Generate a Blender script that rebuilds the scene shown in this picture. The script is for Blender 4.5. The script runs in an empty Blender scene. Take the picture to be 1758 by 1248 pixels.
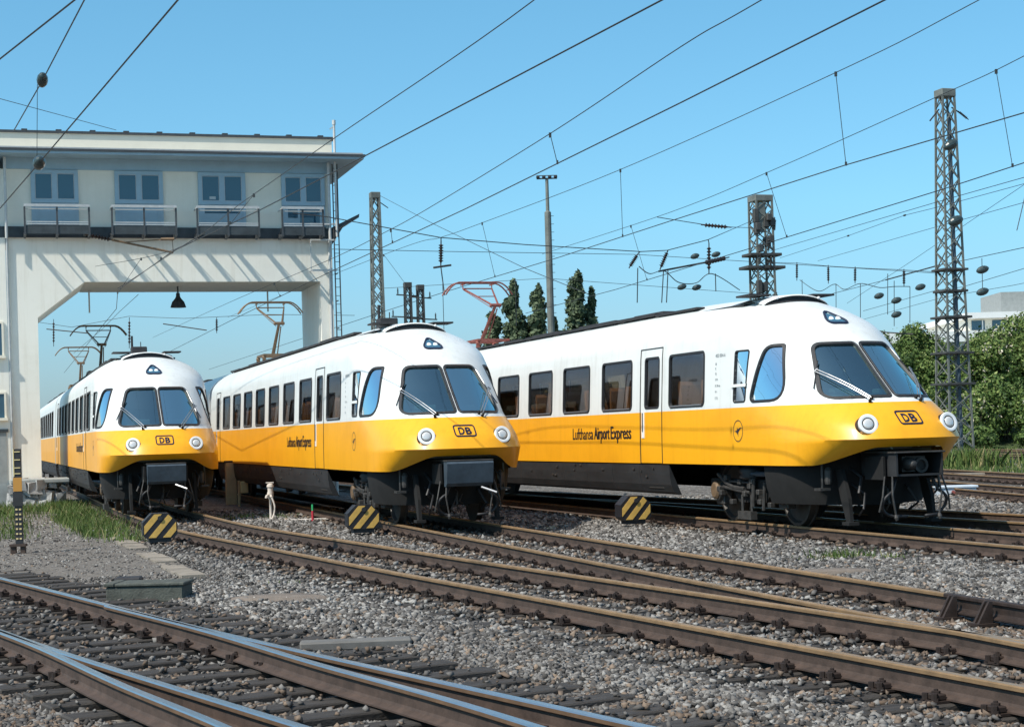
import bpy, math, random
import numpy as np
from mathutils import Vector, Matrix
random.seed(7)
rng = np.random.default_rng(11)
SC = bpy.context.scene
COL = SC.collection
R = math.radians

# ------------------------------------------------------------------ helpers
class MB:
    """collects faces and links them as ONE mesh object"""
    def __init__(self):
        self.v = []; self.f = []; self.m = []
    def add(self, vs, fs, mi=0):
        n = len(self.v)
        self.v.extend([tuple(p) for p in vs])
        for f in fs:
            self.f.append(tuple(i + n for i in f)); self.m.append(mi)
        return self
    def box(self, x0, x1, y0, y1, z0, z1, mi=0):
        v = [(x0,y0,z0),(x1,y0,z0),(x1,y1,z0),(x0,y1,z0),(x0,y0,z1),(x1,y0,z1),(x1,y1,z1),(x0,y1,z1)]
        return self.add(v, [(0,3,2,1),(4,5,6,7),(0,1,5,4),(1,2,6,5),(2,3,7,6),(3,0,4,7)], mi)
    def bbox(self, x0, x1, y0, y1, z0, z1, b=0.02, mi=0):
        """box with chamfered edges"""
        vs = []; 
        X=(x0,x1); Y=(y0,y1); Z=(z0,z1); sg=(1,-1)
        idx = {}
        for i in (0,1):
            for j in (0,1):
                for k in (0,1):
                    bx,by,bz = sg[i]*b, sg[j]*b, sg[k]*b
                    idx[i,j,k,'x']=len(vs); vs.append((X[i], Y[j]+by, Z[k]+bz))
                    idx[i,j,k,'y']=len(vs); vs.append((X[i]+bx, Y[j], Z[k]+bz))
                    idx[i,j,k,'z']=len(vs); vs.append((X[i]+bx, Y[j]+by, Z[k]))
        fs=[]
        for s in (0,1):
            fs.append([idx[s,0,0,'x'],idx[s,1,0,'x'],idx[s,1,1,'x'],idx[s,0,1,'x']])
            fs.append([idx[0,s,0,'y'],idx[1,s,0,'y'],idx[1,s,1,'y'],idx[0,s,1,'y']])
            fs.append([idx[0,0,s,'z'],idx[1,0,s,'z'],idx[1,1,s,'z'],idx[0,1,s,'z']])
        for a in (0,1):
            for c in (0,1):
                fs.append([idx[a,c,0,'x'],idx[a,c,0,'y'],idx[a,c,1,'y'],idx[a,c,1,'x']])
                fs.append([idx[a,0,c,'x'],idx[a,0,c,'z'],idx[a,1,c,'z'],idx[a,1,c,'x']])
                fs.append([idx[0,a,c,'y'],idx[0,a,c,'z'],idx[1,a,c,'z'],idx[1,a,c,'y']])
        for i in (0,1):
            for j in (0,1):
                for k in (0,1):
                    fs.append([idx[i,j,k,'x'],idx[i,j,k,'y'],idx[i,j,k,'z']])
        return self.add(vs, fs, mi)
    def tube(self, pts, r, n=6, mi=0, cap=True):
        pts = [Vector(p) for p in pts]
        rs = r if isinstance(r, (list, tuple)) else [r]*len(pts)
        vs = []; 
        up = None
        for i, p in enumerate(pts):
            t = (pts[min(i+1,len(pts)-1)] - pts[max(i-1,0)]).normalized()
            if up is None:
                up = Vector((0,0,1)) if abs(t.z) < .9 else Vector((1,0,0))
            a = t.cross(up).normalized(); b = a.cross(t).normalized(); up = b
            for k in range(n):
                an = 2*math.pi*k/n
                vs.append(p + a*math.cos(an)*rs[i] + b*math.sin(an)*rs[i])
        fs = []
        for i in range(len(pts)-1):
            for k in range(n):
                k2 = (k+1) % n
                fs.append((i*n+k, i*n+k2, (i+1)*n+k2, (i+1)*n+k))
        if cap:
            fs.append(tuple(range(n-1,-1,-1))); fs.append(tuple(range((len(pts)-1)*n, len(pts)*n)))
        return self.add(vs, fs, mi)
    def bar(self, p, q, w, h=None, mi=0):
        """square bar between two points"""
        p = Vector(p); q = Vector(q); t = (q-p).normalized()
        up = Vector((0,0,1)) if abs(t.z) < .95 else Vector((1,0,0))
        a = t.cross(up).normalized(); b = a.cross(t).normalized()
        h = h or w
        vs = []
        for c in (p,q):
            for s,u in ((-1,-1),(1,-1),(1,1),(-1,1)):
                vs.append(c + a*s*w/2 + b*u*h/2)
        return self.add(vs, [(3,2,1,0),(4,5,6,7),(0,1,5,4),(1,2,6,5),(2,3,7,6),(3,0,4,7)], mi)
    def lathe(self, o, ax, prof, n=20, mi=0, caps=True):
        """profile [(radius, distance along axis)]"""
        o = Vector(o); t = Vector(ax).normalized()
        up = Vector((0,0,1)) if abs(t.z) < .9 else Vector((1,0,0))
        a = t.cross(up).normalized(); b = a.cross(t).normalized()
        vs = []
        for (rr, d) in prof:
            for k in range(n):
                an = 2*math.pi*k/n
                vs.append(o + t*d + a*math.cos(an)*rr + b*math.sin(an)*rr)
        fs = []
        for i in range(len(prof)-1):
            for k in range(n):
                k2=(k+1)%n
                fs.append((i*n+k,i*n+k2,(i+1)*n+k2,(i+1)*n+k))
        if caps:
            fs.append(tuple(range(n-1,-1,-1))); fs.append(tuple(range((len(prof)-1)*n,len(prof)*n)))
        return self.add(vs, fs, mi)
    def prism(self, poly, axis, a0, a1, mi=0):
        """extrude a 2D polygon: axis 'x': poly=(y,z); 'y': poly=(x,z); 'z': poly=(x,y)"""
        def P(u,v,a):
            return {'x':(a,u,v),'y':(u,a,v),'z':(u,v,a)}[axis]
        n=len(poly)
        vs=[P(u,v,a0) for u,v in poly]+[P(u,v,a1) for u,v in poly]
        fs=[tuple(range(n-1,-1,-1)),tuple(range(n,2*n))]+[(i,(i+1)%n,n+(i+1)%n,n+i) for i in range(n)]
        return self.add(vs,fs,mi)
    def build(self, name, mats, parent=None, smooth=False, loc=None, rz=None, auto=None):
        if not isinstance(mats,(list,tuple)): mats=[mats]
        me = bpy.data.meshes.new(name)
        me.from_pydata(self.v, [], self.f)
        for m in mats: me.materials.append(m)
        if len(mats)>1: me.polygons.foreach_set('material_index', self.m)
        if smooth: me.polygons.foreach_set('use_smooth', [True]*len(self.f))
        me.update()
        o = bpy.data.objects.new(name, me); COL.objects.link(o)
        if auto is not None:
            me.polygons.foreach_set('use_smooth', [True]*len(self.f))
            import bmesh
            bm=bmesh.new(); bm.from_mesh(me)
            bmesh.ops.remove_doubles(bm, verts=bm.verts, dist=1e-5)
            for e in bm.edges:
                if len(e.link_faces)==2 and e.calc_face_angle(0)>auto: e.smooth=False
            bm.to_mesh(me); bm.free()
        if parent: o.parent = parent
        if loc is not None: o.location = loc
        if rz is not None: o.rotation_euler = (0,0,rz)
        return o

def np_mesh(name, V, F, mat, attrs=None, parent=None, smooth=False):
    """V (n,3), F (m,k) numpy -> one mesh object"""
    me = bpy.data.meshes.new(name)
    k = F.shape[1]
    me.vertices.add(len(V)); me.vertices.foreach_set('co', np.ascontiguousarray(V,dtype=np.float32).ravel())
    me.loops.add(F.size); me.loops.foreach_set('vertex_index', np.ascontiguousarray(F,dtype=np.int32).ravel())
    me.polygons.add(len(F)); me.polygons.foreach_set('loop_start', np.arange(0,F.size,k,dtype=np.int32))
    me.polygons.foreach_set('loop_total', np.full(len(F),k,dtype=np.int32))
    if smooth: me.polygons.foreach_set('use_smooth', np.ones(len(F),dtype=bool))
    me.update(calc_edges=True)
    if attrs:
        for an, arr in attrs.items():
            at = me.attributes.new(an,'FLOAT','POINT'); at.data.foreach_set('value', np.ascontiguousarray(arr,dtype=np.float32))
    me.materials.append(mat)
    o = bpy.data.objects.new(name, me); COL.objects.link(o)
    if parent: o.parent=parent
    return o

def tag(o, label=None, cat=None, group=None, kind=None):
    if label: o['label']=label
    if cat: o['category']=cat
    if group: o['group']=group
    if kind: o['kind']=kind
    return o
def thing(name, label, cat, loc=(0,0,0), rz=0, group=None):
    o = bpy.data.objects.new(name, None); COL.objects.link(o)
    o.empty_display_size=.3; o.location=loc; o.rotation_euler=(0,0,rz)
    return tag(o,label,cat,group)
def kids(o): return [c for c in bpy.data.objects if c.parent==o]
def copy_tree(o, parent=None, cmap=None):
    if cmap is None:
        cmap={}
        for c in bpy.data.objects:
            if c.parent: cmap.setdefault(c.parent.name,[]).append(c)
    c=o.copy(); COL.objects.link(c)
    if parent: c.parent=parent
    for ch in cmap.get(o.name,[]): copy_tree(ch,c,cmap)
    return c

# ------------------------------------------------------------------ materials
def mat(name, col, rough=.6, metal=0., var=.0, scale=3., bump=0., bscale=40., spec=.5, coat=0., stretch=None):
    """principled surface whose colour drifts between darker and lighter by a noise"""
    m=bpy.data.materials.new(name); m.use_nodes=True
    nt=m.node_tree; b=nt.nodes['Principled BSDF']
    b.inputs['Roughness'].default_value=rough; b.inputs['Metallic'].default_value=metal
    b.inputs['Specular IOR Level'].default_value=spec
    if coat: b.inputs['Coat Weight'].default_value=coat; b.inputs['Coat Roughness'].default_value=.08
    tc=nt.nodes.new('ShaderNodeTexCoord'); src=tc.outputs['Object']
    if stretch:
        mp=nt.nodes.new('ShaderNodeMapping'); mp.inputs['Scale'].default_value=stretch
        nt.links.new(src,mp.inputs['Vector']); src=mp.outputs['Vector']
    if var:
        n=nt.nodes.new('ShaderNodeTexNoise'); n.inputs['Scale'].default_value=scale; n.inputs['Detail'].default_value=6; n.inputs['Roughness'].default_value=.65
        nt.links.new(src,n.inputs['Vector'])
        r=nt.nodes.new('ShaderNodeValToRGB')
        r.color_ramp.elements[0].position=.3; r.color_ramp.elements[1].position=.72
        r.color_ramp.elements[0].color=tuple(max(0,c*(1-var)) for c in col)+(1,)
        r.color_ramp.elements[1].color=tuple(min(1,c*(1+var*.6)) for c in col)+(1,)
        nt.links.new(n.outputs['Fac'],r.inputs['Fac']); nt.links.new(r.outputs['Color'],b.inputs['Base Color'])
    else:
        b.inputs['Base Color'].default_value=tuple(col)+(1,)
    if bump:
        n2=nt.nodes.new('ShaderNodeTexNoise'); n2.inputs['Scale'].default_value=bscale; n2.inputs['Detail'].default_value=4
        nt.links.new(src,n2.inputs['Vector'])
        bp=nt.nodes.new('ShaderNodeBump'); bp.inputs['Strength'].default_value=bump; bp.inputs['Distance'].default_value=.02
        nt.links.new(n2.outputs['Fac'],bp.inputs['Height']); nt.links.new(bp.outputs['Normal'],b.inputs['Normal'])
    return m

def weathered(name, col, rough, streak=.16, blotch=.10, coat=0., dirt=(.50,.45,.39), bump=0.):
    """paint or render with vertical rain streaks and blotches of grime"""
    m=bpy.data.materials.new(name); m.use_nodes=True; nt=m.node_tree; b=nt.nodes['Principled BSDF']
    b.inputs['Roughness'].default_value=rough
    if coat: b.inputs['Coat Weight'].default_value=coat; b.inputs['Coat Roughness'].default_value=.1
    tc=nt.nodes.new('ShaderNodeTexCoord'); cur=None
    def layer(sc, stretch, amount, lo, hi, tint):
        nonlocal cur
        mp=nt.nodes.new('ShaderNodeMapping'); mp.inputs['Scale'].default_value=stretch; nt.links.new(tc.outputs['Object'],mp.inputs['Vector'])
        n=nt.nodes.new('ShaderNodeTexNoise'); n.inputs['Scale'].default_value=sc; n.inputs['Detail'].default_value=7; n.inputs['Roughness'].default_value=.62; nt.links.new(mp.outputs[0],n.inputs['Vector'])
        mr=nt.nodes.new('ShaderNodeMapRange'); mr.inputs['From Min'].default_value=lo; mr.inputs['From Max'].default_value=hi; mr.inputs['To Min'].default_value=0; mr.inputs['To Max'].default_value=amount; nt.links.new(n.outputs['Fac'],mr.inputs['Value'])
        mx=nt.nodes.new('ShaderNodeMix'); mx.data_type='RGBA'; mx.blend_type='MULTIPLY'
        nt.links.new(mr.outputs['Result'],mx.inputs['Factor'])
        if cur is None: mx.inputs[6].default_value=tuple(col)+(1,)
        else: nt.links.new(cur,mx.inputs[6])
        mx.inputs[7].default_value=tuple(tint)+(1,); cur=mx.outputs[2]
    layer(2.2,(3.2,3.2,.22),streak*2.2,.50,.74,dirt)
    layer(.9,(1,1,1.4),blotch*2.0,.46,.72,dirt)
    layer(38,(1,1,1),blotch*1.2,.60,.72,(.5,.45,.40))
    nt.links.new(cur,b.inputs['Base Color'])
    if bump:
        n2=nt.nodes.new('ShaderNodeTexNoise'); n2.inputs['Scale'].default_value=60; nt.links.new(tc.outputs['Object'],n2.inputs['Vector'])
        bp=nt.nodes.new('ShaderNodeBump'); bp.inputs['Strength'].default_value=bump; bp.inputs['Distance'].default_value=.02
        nt.links.new(n2.outputs['Fac'],bp.inputs['Height']); nt.links.new(bp.outputs['Normal'],b.inputs['Normal'])
    return m

def glass(name, tint, fac_add=.04, ior=1.5, gl=(.9,.95,1), mul=1.):
    m=bpy.data.materials.new(name); m.use_nodes=True; nt=m.node_tree
    nt.nodes.remove(nt.nodes['Principled BSDF']); out=nt.nodes['Material Output']
    tr=nt.nodes.new('ShaderNodeBsdfTransparent'); tr.inputs['Color'].default_value=tuple(tint)+(1,)
    g=nt.nodes.new('ShaderNodeBsdfGlossy'); g.inputs['Roughness'].default_value=.015; g.inputs['Color'].default_value=tuple(gl)+(1,)
    fr=nt.nodes.new('ShaderNodeFresnel'); fr.inputs['IOR'].default_value=ior
    ad=nt.nodes.new('ShaderNodeMath'); ad.operation='MULTIPLY_ADD'; ad.use_clamp=True; ad.inputs[1].default_value=mul; ad.inputs[2].default_value=fac_add
    mx=nt.nodes.new('ShaderNodeMixShader')
    nt.links.new(fr.outputs[0],ad.inputs[0]); nt.links.new(ad.outputs[0],mx.inputs[0])
    nt.links.new(tr.outputs[0],mx.inputs[1]); nt.links.new(g.outputs[0],mx.inputs[2]); nt.links.new(mx.outputs[0],out.inputs[0])
    return m

def attr_mat(name, stops, attr='tone', rough=.85, trans=0., noise=0.):
    """surface whose colour is read from a per-piece attribute through a ramp (stones, leaves)"""
    m=bpy.data.materials.new(name); m.use_nodes=True; nt=m.node_tree; b=nt.nodes['Principled BSDF']
    b.inputs['Roughness'].default_value=rough; b.inputs['Specular IOR Level'].default_value=.25
    a=nt.nodes.new('ShaderNodeAttribute'); a.attribute_name=attr
    r=nt.nodes.new('ShaderNodeValToRGB'); cr=r.color_ramp
    while len(cr.elements)<len(stops): cr.elements.new(.5)
    for e,(p,c) in zip(cr.elements,stops): e.position=p; e.color=tuple(c)+(1,)
    nt.links.new(a.outputs['Fac'],r.inputs['Fac'])
    nt.links.new(r.outputs['Color'],b.inputs['Base Color'])
    if trans:
        out=nt.nodes['Material Output']
        t=nt.nodes.new('ShaderNodeBsdfTranslucent'); nt.links.new(r.outputs['Color'],t.inputs['Color'])
        mx=nt.nodes.new('ShaderNodeMixShader'); mx.inputs[0].default_value=trans
        nt.links.new(b.outputs[0],mx.inputs[1]); nt.links.new(t.outputs[0],mx.inputs[2]); nt.links.new(mx.outputs[0],out.inputs[0])
    return m

M={}
M['white']=weathered('train_white_paint',(.76,.785,.765),.40,.14,.12,.2,(.62,.60,.56))
M['orange']=weathered('train_yellow_paint',(.93,.425,.012),.40,.10,.13,.2,(.66,.55,.45))
M['liner']=mat('saloon_lining',(.46,.33,.21),.7,var=.12)
M['seat']=mat('seat_moquette',(.27,.20,.135),.85,var=.15,scale=8)
M['cabdark']=mat('cab_grey',(.10,.13,.14),.7,var=.2)
M['desk']=mat('driver_desk_grey',(.23,.30,.31),.6,var=.15)
M['rubber']=mat('black_rubber',(.018,.018,.020),.55)
M['chrome']=mat('brushed_aluminium',(.40,.41,.42),.38,.8)
M['skirt']=mat('grimy_skirt',(.024,.025,.027),.65,var=.5,scale=2.2,stretch=(1,.5,1.5))
M['under']=mat('brake_dust_shade_black',(.008,.0078,.0075),.85,var=.5,scale=5)  # black deepened so the colour carries the shadow under the trains
M['steelgrime']=mat('grimy_steel',(.065,.061,.057),.55,.3,var=.5,scale=7)
M['roofdark']=mat('roof_equipment_black',(.025,.025,.028),.7,var=.4,scale=4)
M['lampwhite']=mat('lamp_bezel_white',(.82,.83,.82),.3)
M['lampglass']=mat('lamp_lens',(.70,.70,.68),.12,.2,coat=.5)
M['ink']=mat('black_lettering',(.012,.012,.016),.5)
M['navy']=mat('navy_emblem_paint',(.012,.016,.04),.4)
M['grey_ink']=mat('grey_small_lettering',(.30,.33,.34),.5)
M['panto']=mat('weathered_pantograph_steel',(.20,.13,.075),.55,.3,var=.3,scale=10)
M['pantored']=mat('red_lead_pantograph',(.26,.075,.055),.6,var=.4,scale=10)
M['wheel']=mat('wheel_steel',(.05,.045,.04),.5,.3,var=.4,scale=8)
M['cover']=mat('blue_grey_cover_plate',(.06,.085,.11),.5,.2,var=.35,scale=5)
M['winglass']=glass('tinted_window_glass',(.60,.47,.35),.0,1.5,(.9,.95,1),.32)
M['cabglass']=glass('windscreen_glass',(.42,.62,.64),.44,1.5,(.66,.96,.96),.45)
M['sideglass']=glass('cab_side_glass',(.22,.34,.46),.44,1.5,(.80,.90,.95),.6)
# ------------------------------------------------------------------ train body surface
# train axes: x across (+ = right as seen from in front), y forward (+ = nose), z up from the rail head
ZC, ZB, ZS, ZJ = 1.42, 1.99, 3.2, 3.90       # crease, colour break, shoulder, roof height where the nose meets the saloon
YJ = -3.9
_y0 = np.array([(0.9,-.65),(1.0,-.46),(1.15,-.18),(1.30,.07),(1.42,.25),(1.52,.20),(1.64,.125),(1.734,.03),(1.86,-.12),(1.99,-.29),(2.07,-.39),(2.5,-.93),(2.98,-1.50),(3.2,-1.80),(3.378,-2.11),(3.6,-2.62),(3.78,-3.18),(3.90,-3.9),(3.96,-4.6),(4.01,-6.2)])
_D = np.array([(0.9,2.4),(1.42,2.5),(1.64,2.75),(2.07,3.0),(2.5,2.5),(3.0,1.9),(3.4,1.75),(3.9,1.6)])
_p = np.array([(0.9,2.8),(1.64,2.8),(2.07,2.4),(3.0,2.0),(4.0,2.0)])
_w = np.array([(0.9,1.41),(1.05,1.415),(1.42,1.415),(2.06,1.40),(3.0,1.356),(3.2,1.335)])
_zt = np.array([(-30,4.03),(-8,4.03),(-6.2,4.01),(-4.6,3.96),(-3.9,3.90)])
def Y0(z): return np.interp(z,_y0[:,0],_y0[:,1])
def DD(z): return np.interp(z,_D[:,0],_D[:,1])
def PPw(z): return np.interp(z,_p[:,0],_p[:,1])
def ztop(y): return np.interp(y,_zt[:,0],_zt[:,1])
def WW(z, zt=4.02):
    z=np.asarray(z,float); b=np.interp(z,_w[:,0],_w[:,1])
    t=np.clip((z-ZS)/(zt-ZS),0,1)
    return np.where(z<=ZS,b,1.335*np.clip(1-t**1.9,0,1)**.62)
def XS(y,z):
    """half width at (y,z)"""
    y=np.asarray(y,float); z=np.asarray(z,float)
    w=WW(z, np.maximum(ztop(y),4.0)); p=PPw(z)
    t=np.clip((Y0(z)-y)/DD(z),0,1)
    return w*np.clip(1-(1-t)**p,0,1)**(1/p)
def YS(x,z):
    """front surface y at (x,z)"""
    x=np.abs(np.asarray(x,float)); z=np.asarray(z,float)
    w=WW(z); p=PPw(z); u=np.clip(x/np.maximum(w,1e-4),0,1)
    return Y0(z)-DD(z)*(1-np.clip(1-u**p,0,1)**(1/p))
def nrm_f(F,a,b,e=2e-3):
    p=np.array(F(a,b)); da=np.array(F(a+e,b))-np.array(F(a-e,b)); db=np.array(F(a,b+e))-np.array(F(a,b-e))
    n=np.cross(da,db); L=np.linalg.norm(n); n=n/L if L>0 else np.array([0,0,1.])
    return p,n
def F_front(x,z): return (x, float(YS(x,z)), z)
def F_side(sgn): return lambda y,z: (sgn*float(XS(y,z)), y, z)
def on_front(x,z,off=0.):
    p,n=nrm_f(F_front,x,z)
    if n[1]<0: n=-n
    return p+n*off
def on_side(sgn,y,z,off=0.):
    p,n=nrm_f(F_side(sgn),y,z)
    if n[0]*sgn<0: n=-n
    return p+n*off

def round_poly(pts, rad, n=6):
    """polygon with rounded corners; rad number or list"""
    out=[]; N=len(pts)
    rads = rad if isinstance(rad,(list,tuple)) else [rad]*N
    for i in range(N):
        p0=np.array(pts[i-1]);p1=np.array(pts[i]);p2=np.array(pts[(i+1)%N]); r=rads[i]
        a=p0-p1; b=p2-p1; la,lb=np.linalg.norm(a),np.linalg.norm(b); a/=la; b/=lb
        an=math.acos(np.clip(a@b,-1,1)); d=min(r/math.tan(an/2),.48*la,.48*lb)
        q0=p1+a*d; q1=p1+b*d
        for k in range(n+1):
            t=k/n
            out.append(tuple((1-t)**2*q0+2*t*(1-t)*p1+t*t*q1))
    # densify straight runs
    res=[]
    for i in range(len(out)):
        p=np.array(out[i]); q=np.array(out[(i+1)%len(out)]); L=np.linalg.norm(q-p); k=max(1,int(L/.12))
        for j in range(k): res.append(tuple(p+(q-p)*j/k))
    return res
def offset_poly(poly, d):
    P=np.array(poly); N=len(P)
    ar=.5*np.sum(P[:,0]*np.roll(P[:,1],-1)-np.roll(P[:,0],-1)*P[:,1]); s=1 if ar>0 else -1
    T=np.roll(P,-1,0)-np.roll(P,1,0); T/=np.linalg.norm(T,axis=1)[:,None]+1e-12
    Nn=np.stack([T[:,1],-T[:,0]],1)*s
    return P+Nn*d
def inside(poly, X, Y):
    P=np.array(poly); r=np.zeros(X.shape,bool); j=len(P)-1
    for i in range(len(P)):
        xi,yi=P[i];xj,yj=P[j]
        c=((yi>Y)!=(yj>Y))&(X<(xj-xi)*(Y-yi)/(yj-yi+1e-12)+xi); r^=c; j=i
    return r
def pane(poly, mp, off, rings=6):
    """surface patch filling a star-shaped outline, wrapped on the body"""
    mb=MB(); P=np.array(poly); c=P.mean(0); N=len(P); vs=[mp(c[0],c[1],off)]
    for r in range(1,rings+1):
        for q in P:
            s=c+(q-c)*r/rings; vs.append(mp(s[0],s[1],off))
    fs=[(0,1+k,1+(k+1)%N) for k in range(N)]
    for r in range(rings-1):
        for k in range(N):
            a=1+r*N; fs.append((a+k,a+N+k,a+N+(k+1)%N,a+(k+1)%N))
    return mb.add(vs,fs)
def gasket(poly, mp, wout, win, h, sink=.03, mi=0, mb=None):
    mb=mb or MB(); N=len(poly)
    loops=[(wout,-.002),(wout-.006,h),(-win+.006,h),(-win,-sink)]
    vs=[]
    for d,o in loops:
        for q in offset_poly(poly,d): vs.append(mp(q[0],q[1],o))
    fs=[]
    for l in range(len(loops)-1):
        for k in range(N):
            fs.append((l*N+k,l*N+(k+1)%N,(l+1)*N+(k+1)%N,(l+1)*N+k))
    return mb.add(vs,fs,mi)

# window outlines (train axes)
SCREEN=round_poly([(.038,2.085),(.962,2.075),(.677,2.975),(.038,2.975)],[.06,.13,.17,.07])
def mirror(poly): return [(-a,b) for a,b in poly]
CABSIDE=round_poly([(-2.66,2.085),(-1.68,2.085),(-2.12,2.985),(-2.42,2.985)],[.10,.24,.07,.16])
SLIM=round_poly([(-3.24,2.09),(-2.83,2.09),(-2.80,2.94),(-3.20,2.94)],.05)
WIN=[(-5.96,-4.45)]+[(-9.36-2.31*i,-7.80-2.31*i) for i in range(7)]
def rect(y0,y1,z0,z1,r): return round_poly([(y0,z0),(y1,z0),(y1,z1),(y0,z1)],r)
SIDEW=[rect(a,b,2.075,3.0,.085) for a,b in WIN]
DOORY=(-7.34,-6.30); DOORW=rect(-7.11,-6.45,2.075,3.0,.07)
DOOR2Y=(-24.9,-23.95); DOOR2W=rect(-24.72,-24.12,2.075,3.0,.07)
LENS=round_poly([(-.205,3.345),(.205,3.345),(.0,3.57)],[.05,.05,.07])
YEND=-26.4

def body_grid(ycols, rear, nose=True, Mn=130):
    """grid of points (rows x columns x 3) from left rear round the nose to right rear"""
    zr=list(np.linspace(ZC,ZB,9))+list(np.linspace(ZB,ZS,42)[1:])
    th=np.linspace(0,math.pi/2,17)[1:]
    zr+=[ZS+(ZJ-ZS)*math.sin(t)**1.0 for t in th]
    nlow=7
    rows=[]
    for i in range(nlow+len(zr)):
        if i<nlow: kind=('low',i/nlow)
        else: kind=('z',zr[i-nlow])
        half=[]
        def point(x,y,z): return (x,y,z)
        # nose half path from centre to YJ (x>0)
        z = ZC if kind[0]=='low' else kind[1]
        if nose:
            ye=max(YJ,-99)
            y0=float(Y0(z))
            if z>=ZJ-1e-6: path=np.array([(0,YJ)]*2)
            else:
                t=np.concatenate([np.linspace(0,1,400)**2])
                ys=y0-(y0-YJ)*t
                xs=XS(ys,np.full_like(ys,z)); path=np.stack([xs,ys],1)
            sgm=np.concatenate([[0],np.cumsum(np.linalg.norm(np.diff(path,axis=0),axis=1))])
            s=np.linspace(0,sgm[-1],Mn+1)
            px=np.interp(s,sgm,path[:,0]) if sgm[-1]>0 else np.zeros(Mn+1)
            py=np.interp(s,sgm,path[:,1]) if sgm[-1]>0 else np.full(Mn+1,YJ)
            for x,y in zip(px,py): half.append([x,y,z])
        for yc in ycols:
            zz=z
            if z>ZS: zz=ZS+(ztop(yc)-ZS)*(z-ZS)/(ZJ-ZS)
            x=float(WW(zz,float(ztop(yc)))) if (not nose or yc<YJ-1.5) else None
            if x is None:
                # blend the joint so the ridge stays closed
                x=float(WW(zz,float(ztop(yc))))
                if z<=ZS: x=float(XS(yc,zz))
            half.append([x,yc,zz])
        if kind[0]=='low':
            tt=kind[1]
            for q in half:
                x,y,_=q
                s=np.clip((1.22-abs(x))/(1.22-.5),0,1); s=s*s*(3-2*s)
                zb=1.02+.27*s*(1 if y>-1.9 else 0)
                z=zb+(ZC-zb)*tt
                y0d=float(Y0(z))-float(Y0(ZC)); fr=np.clip((y+1.9)/1.9,0,1)**1.6
                q[1]=y+y0d*fr; q[2]=z
                if abs(x)>1.3: q[0]=math.copysign(float(np.interp(z,_w[:,0],_w[:,1]))*abs(x)/1.415,x)
        rows.append(half)
    Rg=np.array(rows)
    L=Rg[:,::-1].copy(); L[:,:,0]*=-1
    G=np.concatenate([L, Rg[:,1:]],1) if nose else None
    return G if nose else (L,Rg)

def grid_mesh(G, cut, bm, inner=.06):
    """outer skin (white / orange by height) and lining with the window openings left out"""
    n,m,_=G.shape
    C=.25*(G[:-1,:-1]+G[1:,:-1]+G[1:,1:]+G[:-1,1:])
    keep=~cut(C)
    base=len(bm.v)
    du=np.zeros_like(G); dv=np.zeros_like(G)
    du[1:-1]=G[2:]-G[:-2]; du[0]=G[1]-G[0]; du[-1]=G[-1]-G[-2]
    dv[:,1:-1]=G[:,2:]-G[:,:-2]; dv[:,0]=G[:,1]-G[:,0]; dv[:,-1]=G[:,-1]-G[:,-2]
    N=np.cross(dv,du); ln=np.linalg.norm(N,axis=2,keepdims=True); N=np.where(ln>1e-9,N/np.maximum(ln,1e-9),np.array([0,0,1.]))
    s=np.sign((N*np.stack([G[...,0],np.zeros(G.shape[:2]),G[...,2]-2],-1)).sum(-1)).mean()
    if s<0: N=-N
    bm.v.extend(map(tuple,G.reshape(-1,3))); bm.v.extend(map(tuple,(G-N*inner).reshape(-1,3)))
    for i in range(n-1):
        for j in range(m-1):
            if not keep[i,j]: continue
            a=base+i*m+j; z=C[i,j,2]
            bm.f.append((a,a+1,a+m+1,a+m)); bm.m.append(1 if z<ZB else 0)
            if z>1.25:
                b=a+n*m; bm.f.append((b,b+m,b+m+1,b+1)); bm.m.append(2)
    return bm
# ------------------------------------------------------------------ train parts
def make_body(parent):
    edges=[YJ]
    for a,b in WIN: edges+= [a,b]
    for a,b in ((-7.11,-6.45),(-24.72,-24.12)): edges+=[a,b]
    ys=sorted(set(list(np.arange(-4.2,YEND,-.45))+edges[1:]+[YEND]),reverse=True)
    G=body_grid(ys,YEND)
    def cut(C):
        X,Y,Z=C[...,0],C[...,1],C[...,2]
        c=np.zeros(X.shape,bool)
        fr=(Y>-2.6)&(Z>2.0)&(Z<3.05)
        for p in (SCREEN,mirror(SCREEN)): c|=fr&inside(p,X,Z)&(Y>-1.95)
        for p in [CABSIDE,SLIM]+[DOORW,DOOR2W]+SIDEW: c|=inside(p,Y,Z)&(np.abs(X)>.8)
        return c
    mb=grid_mesh(G,cut,MB())
    # rear bulkhead
    ring=G[:,0]; ring2=G[:,-1]
    vs=[tuple(p) for p in ring]+[tuple(p) for p in ring2[::-1]]
    mb.add(vs,[tuple(range(len(vs)))],2)
    o=mb.build('body',[M['white'],M['orange'],M['liner']],parent,auto=R(38))
    return o

def side_map(s): return lambda a,b,o: on_side(s,a,b,o)
def window(parent, name, poly, mp, gl, wout=.035, win=.018, h=.012, sill=None):
    w=pane(poly,mp,-.016).build(name,M[gl],parent,smooth=True)
    g=gasket(poly,mp,wout,win,h)
    g.build('window_frame',M['rubber'],w,smooth=False)
    if sill:
        y0,y1=sill; t=MB()
        N=10
        vs=[];fs=[]
        for k in range(N+1):
            y=y0+(y1-y0)*k/N
            vs+= [mp(y,2.062,.013),mp(y,2.062,.030),mp(y,2.085,.028),mp(y,2.085,.012)]
        for k in range(N):
            for e in range(4): fs.append((k*4+e,k*4+(e+1)%4,k*4+4+(e+1)%4,k*4+4+e))
        t.add(vs,fs).build('window_sill',M['chrome'],w)
    return w

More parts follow.
